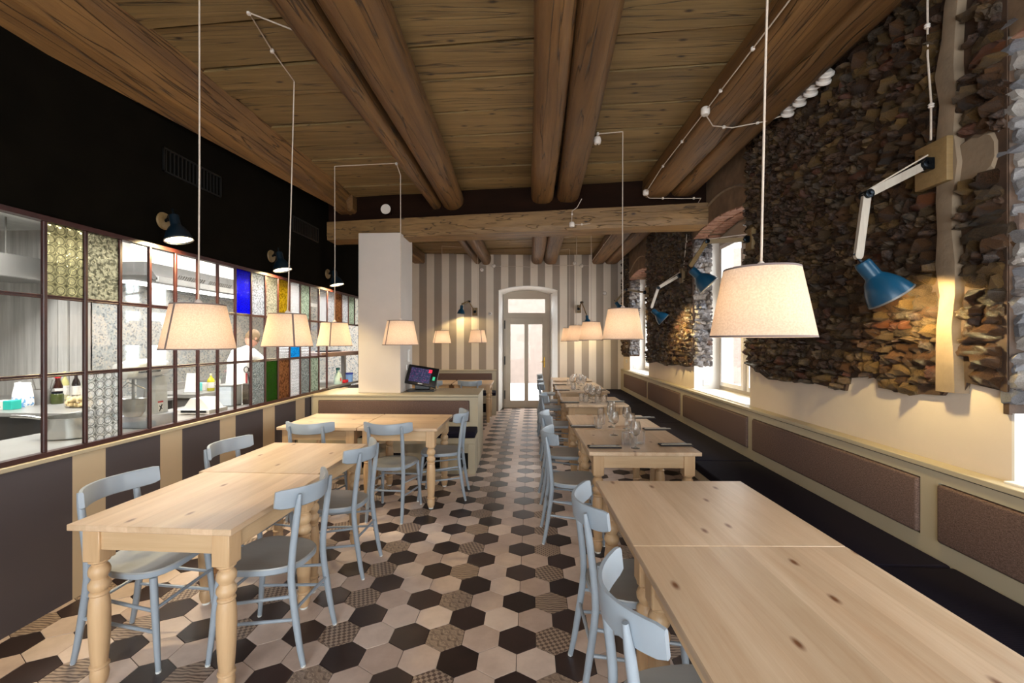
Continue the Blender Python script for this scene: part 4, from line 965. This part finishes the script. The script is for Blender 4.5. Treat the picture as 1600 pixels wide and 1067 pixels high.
def flat_arm(b, p, q, w, th, side):
    p, q = Vector(p), Vector(q); t = (q-p).normalized(); n = Vector(side).normalized(); n = (n - t*n.dot(t)).normalized(); s = t.cross(n)
    rings = []
    for k_, e in ((-.6, .55), (-.25, .92), (0, 1), (1, 1), (1.0, 1), (1.25, .92), (1.6, .55)):
        c_ = p + (q-p)*max(0, min(1, k_)) + t*((k_ if k_ < 0 else max(0, k_-1))*w*.8)
        rings.append([c_ + s*w/2*e + n*th/2, c_ - s*w/2*e + n*th/2, c_ - s*w/2*e - n*th/2, c_ + s*w/2*e - n*th/2])
    b.loft(rings, True, False); return b
def wall_lamp(label, plate, out, j1, j2, tip, aim, side, s=1.0, power=3.0, pw=.10, ph=.15, lit_dir=None, angle=1.9):
    t = thing('wall_lamp', label, 'lamp', plate, 0, 'hinged teal wall lamps')
    P0 = Vector(plate); L_ = lambda p: Vector(p) - P0
    o = Vector(out); tang = Vector((-o.y, o.x, 0)); A = Matrix((tang, Vector((0, 0, 1)), o)).transposed().to_4x4()
    MB().box(-pw/2, pw/2, -ph/2, ph/2, -.022, .02, .008, 0, A, 2).build('wall_plate', M['lampwood'], t)
    MB().box(-.028, .028, -.03, .03, .015, .06, .004, 0, A).build('yoke', M['blacksteel'], t)
    a1 = flat_arm(MB(), L_(plate) + o*.04, L_(j1), .036*s, .020, side).build('arm', M['greywood' if s in (1.0, 1.121) else 'lampwood'], t)
    a2 = flat_arm(MB(), L_(j1) + Vector(side).normalized()*.0, L_(j2), .034*s, .020, side).build('arm', M['greywood' if s in (1.0, 1.121) else 'lampwood'], t)
    n = Vector(side).normalized()
    for p in (o*.05, L_(j1)):
        B = along(p - n*.03, n); MB().lathe([(.016, 0), (.022, .003), (.022, .057), (.016, .060)], 14, B).lathe([(.008, -.008), (.008, .068)], 8, B).build('wing_nut', M['blacksteel'], t)
    MB().tube([o*.03 + Vector((0, 0, .05)), (o*.03 + L_(j1))*.5 + Vector((0, 0, .035)), L_(j1) + Vector((0, 0, .02)), (L_(j1)+L_(j2))*.5 + Vector((0, 0, 0)) - n*.02, L_(j2)], .004, 6).build('flex', M['cord'], t)
    shade_teal(t, L_(tip), aim, s)
    d = Vector(aim).normalized()
    spot('wall_lamp_beam', Vector(tip) + d*.20*s, lit_dir or aim, power, (1, .78, .36), angle, .25, .03)
    return t
wall_lamp('big teal lamp on a jointed wooden arm, nearest on the stone wall', (2.035, 2.30, 2.475), (-1, 0, 0), (1.72, 2.32, 2.335), (1.672, 2.31, 2.02), (1.685, 2.305, 1.985), (.42, -.10, -.62), (0, -1, 0), 1.121, 24, .18, .22, (.75, .1, -.55), 2.1)
wall_lamp('teal lamp with its arm reaching across the first window', (2.035, 4.15, 2.53), (-1, 0, 0), (1.66, 4.22, 2.53), (1.50, 4.18, 2.30), (1.505, 4.18, 2.26), (.50, -.15, -.55), (0, -1, 0), 1.12, 13, .12, .20, (.72, .4, -.55), 2.1)
wall_lamp('teal lamp on the stone pier between the two windows', (2.035, 6.0, 2.47), (-1, 0, 0), (1.70, 5.95, 2.30), (1.60, 5.9, 2.04), (1.61, 5.9, 2.0), (.50, -.1, -.45), (0, -1, 0), 1.0, 34, .12, .20, (.95, -.05, -.75), 2.5)
wall_lamp('teal lamp at the edge of the second window near the far wall', (2.035, 7.80, 2.45), (-1, 0, 0), (1.68, 7.85, 2.50), (1.50, 7.85, 2.30), (1.50, 7.85, 2.28), (.40, -.1, -.6), (0, -1, 0), .95, 10, .12, .18, (.6, .6, -.5), 1.9)
wall_lamp('dark teal lamp on the striped wall between column and doorway', (-1.28, far_y(-1.28)-.02, 2.25), (0, -1, 0), (-1.40, far_y(-1.4)-.16, 2.47), (-1.52, far_y(-1.5)-.32, 2.40), (-1.53, far_y(-1.5)-.33, 2.37), (-.08, 0, -1), (-1, -.3, 0), .95, 15, .12, .18, (.15, .15, -1), 2.7)
wall_lamp('dark teal lamp on the striped wall beside the doorway and bench tables', (1.06, far_y(1.06)-.02, 2.32), (0, -1, 0), (1.12, far_y(1.1)-.16, 2.46), (1.20, far_y(1.2)-.33, 2.18), (1.21, far_y(1.2)-.34, 2.15), (.1, -.05, -1), (1, -.3, 0), .95, 15, .12, .18, (.0, .15, -1), 2.7)
# short arm spots on the black wall
for n, (y, z) in enumerate(((3.20, 2.50), (4.57, 2.50), (5.87, 2.51))):
    t = thing('wall_spot', ('small lit lamp on a round wooden rose on the black wall, %s from the viewer' % ('first', 'second', 'third')[n]), 'lamp', (-2.815, y, z), 0, 'lit lamps on the black wall')
    MB().lathe([(.062, 0), (.066, .006), (.062, .018), (.04, .022)], 24, along((0, 0, 0), (1, 0, 0))).build('wall_rose', M['lampwood'], t)
    MB().tube([(.02, 0, 0), (.06, -.01, .02), (.11, -.03, .04)], .012).lathe([(.02, 0), (.026, .004), (.026, .02), (.02, .024)], 14, along((.06, -.02, .02), (.3, .9, 0))).build('joint', M['blacksteel'], t)
    shade_teal(t, (.11, -.03, .035), (.22, .0, -1), 1.0, 'teal_shaded')
    MB().lathe([(.002, .186), (.086, .188)], 24, along((.11, -.03, .035), (.22, .0, -1)), 0, False).build('lit_face', M['bulb'], t)
    spot('wall_spot_beam', Vector((-2.815+.155, y-.03, z-.19)), (-.30, .05, -1), 60, (1, .80, .42), 2.6, .3, .05)

# ---------------------------------------------------------------- vents, fittings, cables
for n, (y0, y1, z0, z1) in enumerate(((3.20, 3.82, 2.88, 3.07), (5.0, 5.62, 2.88, 3.07))):
    t = thing('air_vent', ('black slatted air vent high on the black wall, %s one' % ('nearer', 'farther')[n]), 'vent', (-2.82, (y0+y1)/2, z0), 0, 'black air vents')
    w = (y1-y0)/2; h = z1-z0; vm = plain('vent_black%d' % n, c255(13, 12, 11), .4)
    MB().box(0, .012, -w, w, 0, .012).box(0, .012, -w, w, h-.012, h).box(0, .012, -w, -w+.012, 0, h).box(0, .012, w-.012, w, 0, h).build('frame', vm, t)
    for i in range(15): MB().box(.001, .010, -w+.02+i*(2*w-.04)/15, -w+.02+i*(2*w-.04)/15+.012, .012, h-.012).build('slat', vm, t)
ins = [(3.47, 1), (3.32, 1.05), (3.19, 1.1), (3.05, 1.15)]
for n, (y, s) in enumerate(ins):
    t = thing('ceramic_insulator', ('white ceramic insulator under the wall beam, %s in the row of four' % ('farthest', 'second', 'third', 'nearest')[n]), 'insulator', (1.985, y, 3.37), 0, 'ceramic insulators under the wall beam')
    MB().lathe([(.0, .05), (.034, .05), (.036, .04), (.052, .034), (.054, .022), (.040, .014), (.036, -.012), (.046, -.018), (.046, -.030), (.030, -.040), (.024, -.040), (.024, -.02), (0, -.02)], 20, Matrix.Rotation(.9, 4, 'X') @ Matrix.Rotation(-.25, 4, 'Y')).build('body', M['porcelain'], t)
    MB().lathe([(.0, -.041), (.012, -.041), (.012, -.034)], 12, Matrix.Rotation(.9, 4, 'X') @ Matrix.Rotation(-.25, 4, 'Y')).build('screw', M['blacksteel'], t)
def cable(label, pts, cleats, boxes=(), r=.0048, group='twisted cream cables'):
    t = thing('cable', label, 'cable', pts[0], 0, group); o = Vector(pts[0])
    MB().tube([Vector(p)-o for p in pts], r, 6).build('flex', M['cord'], t)
    for p in cleats: MB().lathe([(.010, -.010), (.014, -.004), (.008, .0), (.014, .006), (.010, .012)], 8, Matrix.Translation(Vector(p)-o)).build('cleat', M['porcelain'], t)
    for p in boxes: MB().lathe([(.0, .03), (.026, .03), (.034, .02), (.034, -.02), (.026, -.03), (0, -.03)], 14, Matrix.Translation(Vector(p)-o)).build('junction_box', M['porcelain'], t)
xl = 1.362; zb = 3.385
cable('cream cable along the edge of the wall beam to the stone pier', [(xl+.02, .8, zb), (xl, 1.5, zb), (xl, 2.4, zb), (xl-.005, 3.6, zb), (xl-.015, 4.6, zb), (xl-.02, 5.25, zb-.05), (1.40, 5.26, 3.29), (1.75, 5.20, 3.26), (1.98, 5.2, 3.26), (2.03, 5.62, 3.20), (2.05, 5.85, 3.05), (2.04, 5.95, 2.58)],
      [(xl, 2.3, zb), (xl, 2.75, zb), (xl-.003, 3.2, zb), (xl-.006, 4.0, zb), (xl-.012, 4.55, zb), (1.55, 5.23, 3.275), (1.9, 5.2, 3.26), (2.05, 5.85, 2.9)], [(xl-.01, 3.46, zb-.01), (xl-.02, 5.2, zb-.05)])
cable('short cream cable branching under the wall beam to the stone wall', [(xl-.01, 3.46, zb-.03), (1.45, 3.56, 3.31), (1.62, 3.6, 3.31), (1.85, 3.55, 3.33), (2.0, 3.5, 3.36)], [(1.55, 3.59, 3.31), (1.8, 3.56, 3.325)])
cable('cream cable hanging down the stone wall to the biggest teal lamp', [(2.03, 2.33, 3.55), (2.03, 2.33, 3.3), (2.035, 2.335, 3.05), (2.03, 2.31, 2.8), (2.02, 2.30, 2.60)], [(2.03, 2.332, 3.2), (2.032, 2.312, 2.78)])
cable('cream cable down the girder face between the middle beams', [(.615, 5.4, 3.34), (.56, 5.42, 3.24), (.50, 5.435, 3.20), (.495, 5.44, 3.03), (.60, 5.43, 3.03), (.74, 5.42, 3.04)], [(.50, 5.435, 3.16), (.62, 5.43, 3.03)], [(.495, 5.43, 3.03)])
cable('cream cable along the beam beside the doorway wall', [(1.34, 6.1, 3.38), (1.34, 7.5, 3.38), (1.345, 9.5, 3.38), (1.30, 9.93, 3.30), (.55, 9.86, 3.30), (.30, 9.85, 3.26)], [(1.34, 7.0, 3.38), (1.34, 8.2, 3.38)])
cable('cream cable across the striped wall between the beam ends', [(-1.14, 9.72, 3.30), (-.9, 9.80, 3.28), (-.3, 9.85, 3.28), (.05, 9.87, 3.26)], [(-.7, 9.82, 3.28)])
for n, (x, y, z, l) in enumerate(((-1.13, far_y(-1.1)-.02, 3.20, 'below the pair of beam ends'), (-.86, far_y(-.8)-.02, 3.29, 'beside the pair of beam ends'), (.97, far_y(1)-.02, 3.36, 'between the pendant cords'), (1.13, far_y(1.1)-.02, 3.30, 'under the plank edge'), (1.66, far_y(1.66)-.02, 2.68, 'by the stone corner'))):
    t = thing('junction_box', 'round white junction box on the striped wall ' + l, 'junction box', (x, y, z), 0, 'round white junction boxes')
    MB().lathe([(.042, -.02), (.045, .0), (.036, .02), (.018, .028), (0, .028)], 18, along((0, 0, 0), (0, -1, 0))).build('cover', M['porcelain'], t)
    MB().lathe([(.006, .026), (.006, .034)], 8, along((0, 0, 0), (0, -1, 0))).build('screw', M['blacksteel'], t)
t = thing('smoke_detector', 'white domed smoke detector above the girder near the column', 'detector', (-1.93, 5.72, 3.33)); MB().lathe([(.0, .0), (.04, -.012), (.062, -.035), (.066, -.05), (0, -.05)], 24, along((0, 0, 0), (0, -1, 0)) @ Matrix.Rotation(PI, 4, 'X')).build('dome', M['porcelain'], t); MB().box(-.04, .04, .03, .08, -.04, .04).build('mount', M['dark_board'], t)
t = thing('junction_box', 'white junction box on the middle beam beside a ceiling cord', 'junction box', (.60, 4.02, 3.42), 0, 'round white junction boxes'); MB().lathe([(0, -.035), (.028, -.03), (.036, 0), (.028, .03), (0, .035)], 14).build('cover', M['porcelain'], t); MB().lathe([(.006, -.04), (.006, -.034)], 8).build('screw', M['blacksteel'], t)
t = thing('wall_socket', 'round white switch on the striped wall beside the teal lamp', 'socket', (-.94, far_y(-.94)-.002, 2.21)); MB().lathe([(.045, -.004), (.045, .012), (.036, .018), (0, .018)], 20, along((0, 0, 0), (0, -1, 0))).build('plate', M['porcelain'], t); MB().lathe([(.012, .018), (.010, .03), (0, .03)], 10, along((0, 0, 0), (0, -1, 0))).build('knob', M['blacksteel'], t)
def socket(label, loc, axis):
    t = thing('wall_socket', label, 'socket', loc); A = along((0, 0, 0), axis)
    MB().box(-.04, .04, -.04, .04, -.004, .010, .004, 0, A).build('plate', M['white_paint'], t)
    MB().lathe([(.021, .0105), (.021, .004), (0, .004)], 18, A, 0, False).lathe([(.019, .011), (.0, .011)], 16, A, 0, False).build('insert', M['porcelain'], t)
    MB().lathe([(.003, .0112), (.003, .012)], 8, A @ T(.009, 0, 0)).lathe([(.003, .0112), (.003, .012)], 8, A @ T(-.009, 0, 0)).build('hole', M['blacksteel'], t)
socket('white double socket low in the first window reveal', (2.25, 5.733, 1.05), (0, -1, 0))
socket('white socket low in the second window reveal', (2.20, 9.414, 1.05), (0, -1, 0))
socket('small white socket on the plaster beyond the second window', (2.098, 9.75, 1.15), (-1, 0, 0))
t = thing('switch_panel', 'tall white switch strip on the side of the column', 'switch', (-1.705, 5.94, 1.30)); MB().box(-.004, .02, -.035, .035, 0, .17, .004).build('plate', M['white_paint'], t); MB().box(.02, .026, -.02, .02, .02, .15, .002).build('rocker', M['porcelain'], t)
t = thing('wall_socket', 'white socket pair on the column just above the till screen', 'socket', (-1.705, 5.92, 1.19)); MB().box(-.004, .012, -.08, -.005, 0, .075, .004).box(-.004, .012, .005, .08, 0, .075, .004).build('plate', M['white_paint'], t); MB().lathe([(.018, .012), (0, .014)], 12, along((0, .042, .037), (1, 0, 0))).lathe([(.018, .012), (0, .014)], 12, along((0, -.042, .037), (1, 0, 0))).build('insert', M['porcelain'], t)

# ---------------------------------------------------------------- till on the partition
t = thing('till_screen', 'black touch screen till tilted on the partition top', 'till', (-1.49, 5.88, .908), .10)
MB().box(-.19, .17, -.14, .12, 0, .022, .006).box(-.10, .10, -.06, .09, .022, .11, .008, 0, T(0, .02, 0)).build('base', plain('till_black', c255(20, 18, 20), .35), t)
A = T(0, -.02, .20) @ Matrix.Rotation(-.42, 4, 'X') @ Matrix.Rotation(.17, 4, 'Y')
MB().box(-.21, .21, -.025, .02, -.135, .135, .008, 0, A, 2).build('housing', plain('till_case', c255(18, 16, 18), .3), t)
k = NT('till_display'); v = k.coords(); nn = k.n('TexVoronoi', {'Vector': v, 'Scale': 110}); cc = k.n('SeparateColor', {0: nn.outputs['Color']}).outputs[0]
sx = k.n('SeparateXYZ', {0: v}).outputs[0]
base = k.mix(k.n('MapRange', {0: sx, 1: -.15, 2: .12}).outputs[0], c255(46, 40, 76), c255(40, 64, 92))
col = k.ramp(cc, [(.0, c255(40, 36, 66)), (.6, c255(58, 54, 92)), (.84, c255(80, 96, 120)), (.96, c255(150, 60, 120))]); col = k.mix(.6, base, col)
k.set(Base_Color=(.01, .01, .012, 1), Roughness=.15, Emission_Color=col, Emission_Strength=.75)
scr = MB().box(-.165, .115, -.027, -.0255, -.10, .10, 0, 0, A).build('screen', k.m, t)
for (x, z, w, h), c_ in (((.10, .075, .022, .022), c255(216, 30, 60)), ((.165, -.02, .016, .026), c255(40, 150, 110))):
    MB().box(x-w, x+w, -.0285, -.027, z-h, z+h, 0, 0, A).build('key', emit('till_key', c_, 1.0), scr)
MB().box(-.03, .03, -.028, -.0265, -.122, -.112, 0, 0, A).build('marking', plain('till_mark', c255(190, 190, 200), .4), t)

# ---------------------------------------------------------------- place settings
k = NT('drinking_glass'); gl = k.n('BsdfGlass', {'IOR': 1.45, 'Roughness': 0.0, 'Color': (1, 1, 1, 1)}); tr = k.n('BsdfTransparent', {'Color': (.97, .97, .97, 1)})
k.t.links.new(k.n('MixShader', {0: .75, 1: tr.outputs[0], 2: gl.outputs[0]}).outputs[0], k.out.inputs[0]); M['glass'] = k.m
WINE = [(0, 0), (.036, .0), (.036, .002), (.012, .006), (.0045, .014), (.004, .05), (.0042, .088), (.012, .096), (.034, .115), (.042, .14), (.041, .165), (.032, .205), (.0305, .205), (.0395, .165), (.0405, .14), (.0325, .117), (.010, .0985), (0, .0975)]
TUMB = [(0, 0), (.030, 0), (.033, .003), (.037, .06), (.039, .102), (.0378, .102), (.0358, .06), (.0318, .006), (0, .005)]
wine_me = MB().lathe(WINE, 22, None, 0, False).mesh('bowl', M['glass']); tumb_me = MB().lathe(TUMB, 22, None, 0, False).mesh('tumbler', M['glass'])
nap_mat = [plain('napkin_dark', c255(44, 36, 36), .9, 0, .2, 60), plain('napkin_sand', c255(206, 192, 164), .9, 0, .1, 60)]
FORK = MB().box(-.10, .03, -.004, .004, 0, .003, .001).box(.03, .05, -.011, .011, 0, .003, .001)
for y in (-.0095, -.0035, .0035, .0095): FORK.box(.05, .09, y-.0018, y+.0018, .0, .003)
fork_me = FORK.mesh('fork', M['steel']); knife_me = MB().box(-.11, .0, -.005, .005, 0, .005, .002).prism([(0, -.004), (.11, -.006), (.12, .0), (.11, .007), (0, .005)], .001, .003).mesh('knife', M['steel'])
nap_me = MB().box(-.125, .125, -.042, .042, 0, .010, .004, 0).box(-.12, .12, -.022, -.010, .010, .0115, .0005, 1).mesh('napkin', nap_mat)
def place(label, x, y, rz, z=.77):
    o = put('napkin', nap_me, None, (x, y, z+.0005), (0, 0, rz)); tag(o, 'dark and sand folded napkin ' + label, 'napkin', 'folded napkins')
    for nm, me, dy, lab in (('fork', fork_me, .016, 'steel fork'), ('knife', knife_me, -.008, 'steel knife')):
        q = put(nm, me, None, (x - dy*math.sin(rz), y + dy*math.cos(rz), z+.0125 if nm == 'knife' else z+.0112), (0, 0, rz + (.05 if nm == 'fork' else -.04)))
        tag(q, lab + ' on the napkin ' + label, nm, nm + 's on the napkins')
place('at the front aisle corner of the first set table', .555, 3.36, .04)
place('at the front bench corner of the first set table', 1.12, 4.0-.55, .06)
place('at the aisle side, second place, first set table', .49, 4.16, .03)
place('at the bench side, second place, first set table', 1.15, 4.06, .05)
place('at the far bench corner of the first set table', 1.17, 4.66, .06)
place('at the aisle side of the mid bench table', .50, 5.78, .03)
place('at the bench side of the mid bench table', 1.12, 5.9, .03)
place('at the aisle corner, second table from far wall', .50, 7.25, .03)
place('at the bench corner, second table from far wall', 1.10, 7.3, .03)
place('at the aisle side of the table near the far wall', .52, 8.15, .03)
def glassware(label, x, y, kind, up=True, z=.77):
    h = .205 if kind == 'wine_glass' else .102
    o = put(kind, wine_me if kind == 'wine_glass' else tumb_me, None, (x, y, z+.0005 if up else z+h+.0005), (0, 0, R.uniform(0, 6)) if up else (PI, 0, R.uniform(0, 6)))
    tag(o, label, 'glass', 'clear ' + kind.replace('_', ' ') + 's')
ORD = ('first', 'second', 'third', 'fourth', 'fifth', 'sixth', 'seventh', 'eighth')
for tn, spots in (('the first set table', [(.785, 3.34), (.71, 3.80), (.83, 3.70), (.75, 4.16), (.88, 4.08), (.80, 4.42)]), ('the table halfway down the bench', [(.80, 5.80), (.90, 5.92), (.84, 6.08), (.76, 6.02), (.82, 6.25)]),
                  ('the second table from far wall', [(.78, 7.35), (.88, 7.45), (.82, 7.62), (.70, 7.66), (.92, 7.70)]), ('the set table near the far wall', [(.76, 8.1), (.86, 8.2), (.90, 8.0)])):
    for i, (x, y) in enumerate(spots): glassware('clear stemmed wine glass on %s, %s from the front' % (tn, ORD[i]), x, y, 'wine_glass')
for tn, spots in (('the first set table', [(.74, 3.46, 0), (.80, 3.58, 0), (.86, 3.50, 1), (.62, 4.10, 1), (.93, 4.22, 0), (.68, 4.3, 1), (.84, 4.62, 0), (.74, 4.70, 0)]), ('the table halfway down the bench', [(.72, 5.86, 1), (.96, 5.82, 0), (.68, 5.98, 1), (.92, 6.1, 0), (.86, 5.74, 0)]),
                  ('the second table from far wall', [(.70, 7.42, 1), (.95, 7.36, 1), (.72, 7.55, 0)]), ('the set table near the far wall', [(.70, 8.22, 1), (.94, 8.14, 1)])):
    for i, (x, y, up) in enumerate(spots): glassware('clear %stumbler on %s, %s from the front' % ('' if up else 'upturned ', tn, ORD[i]), x, y, 'tumbler', bool(up))
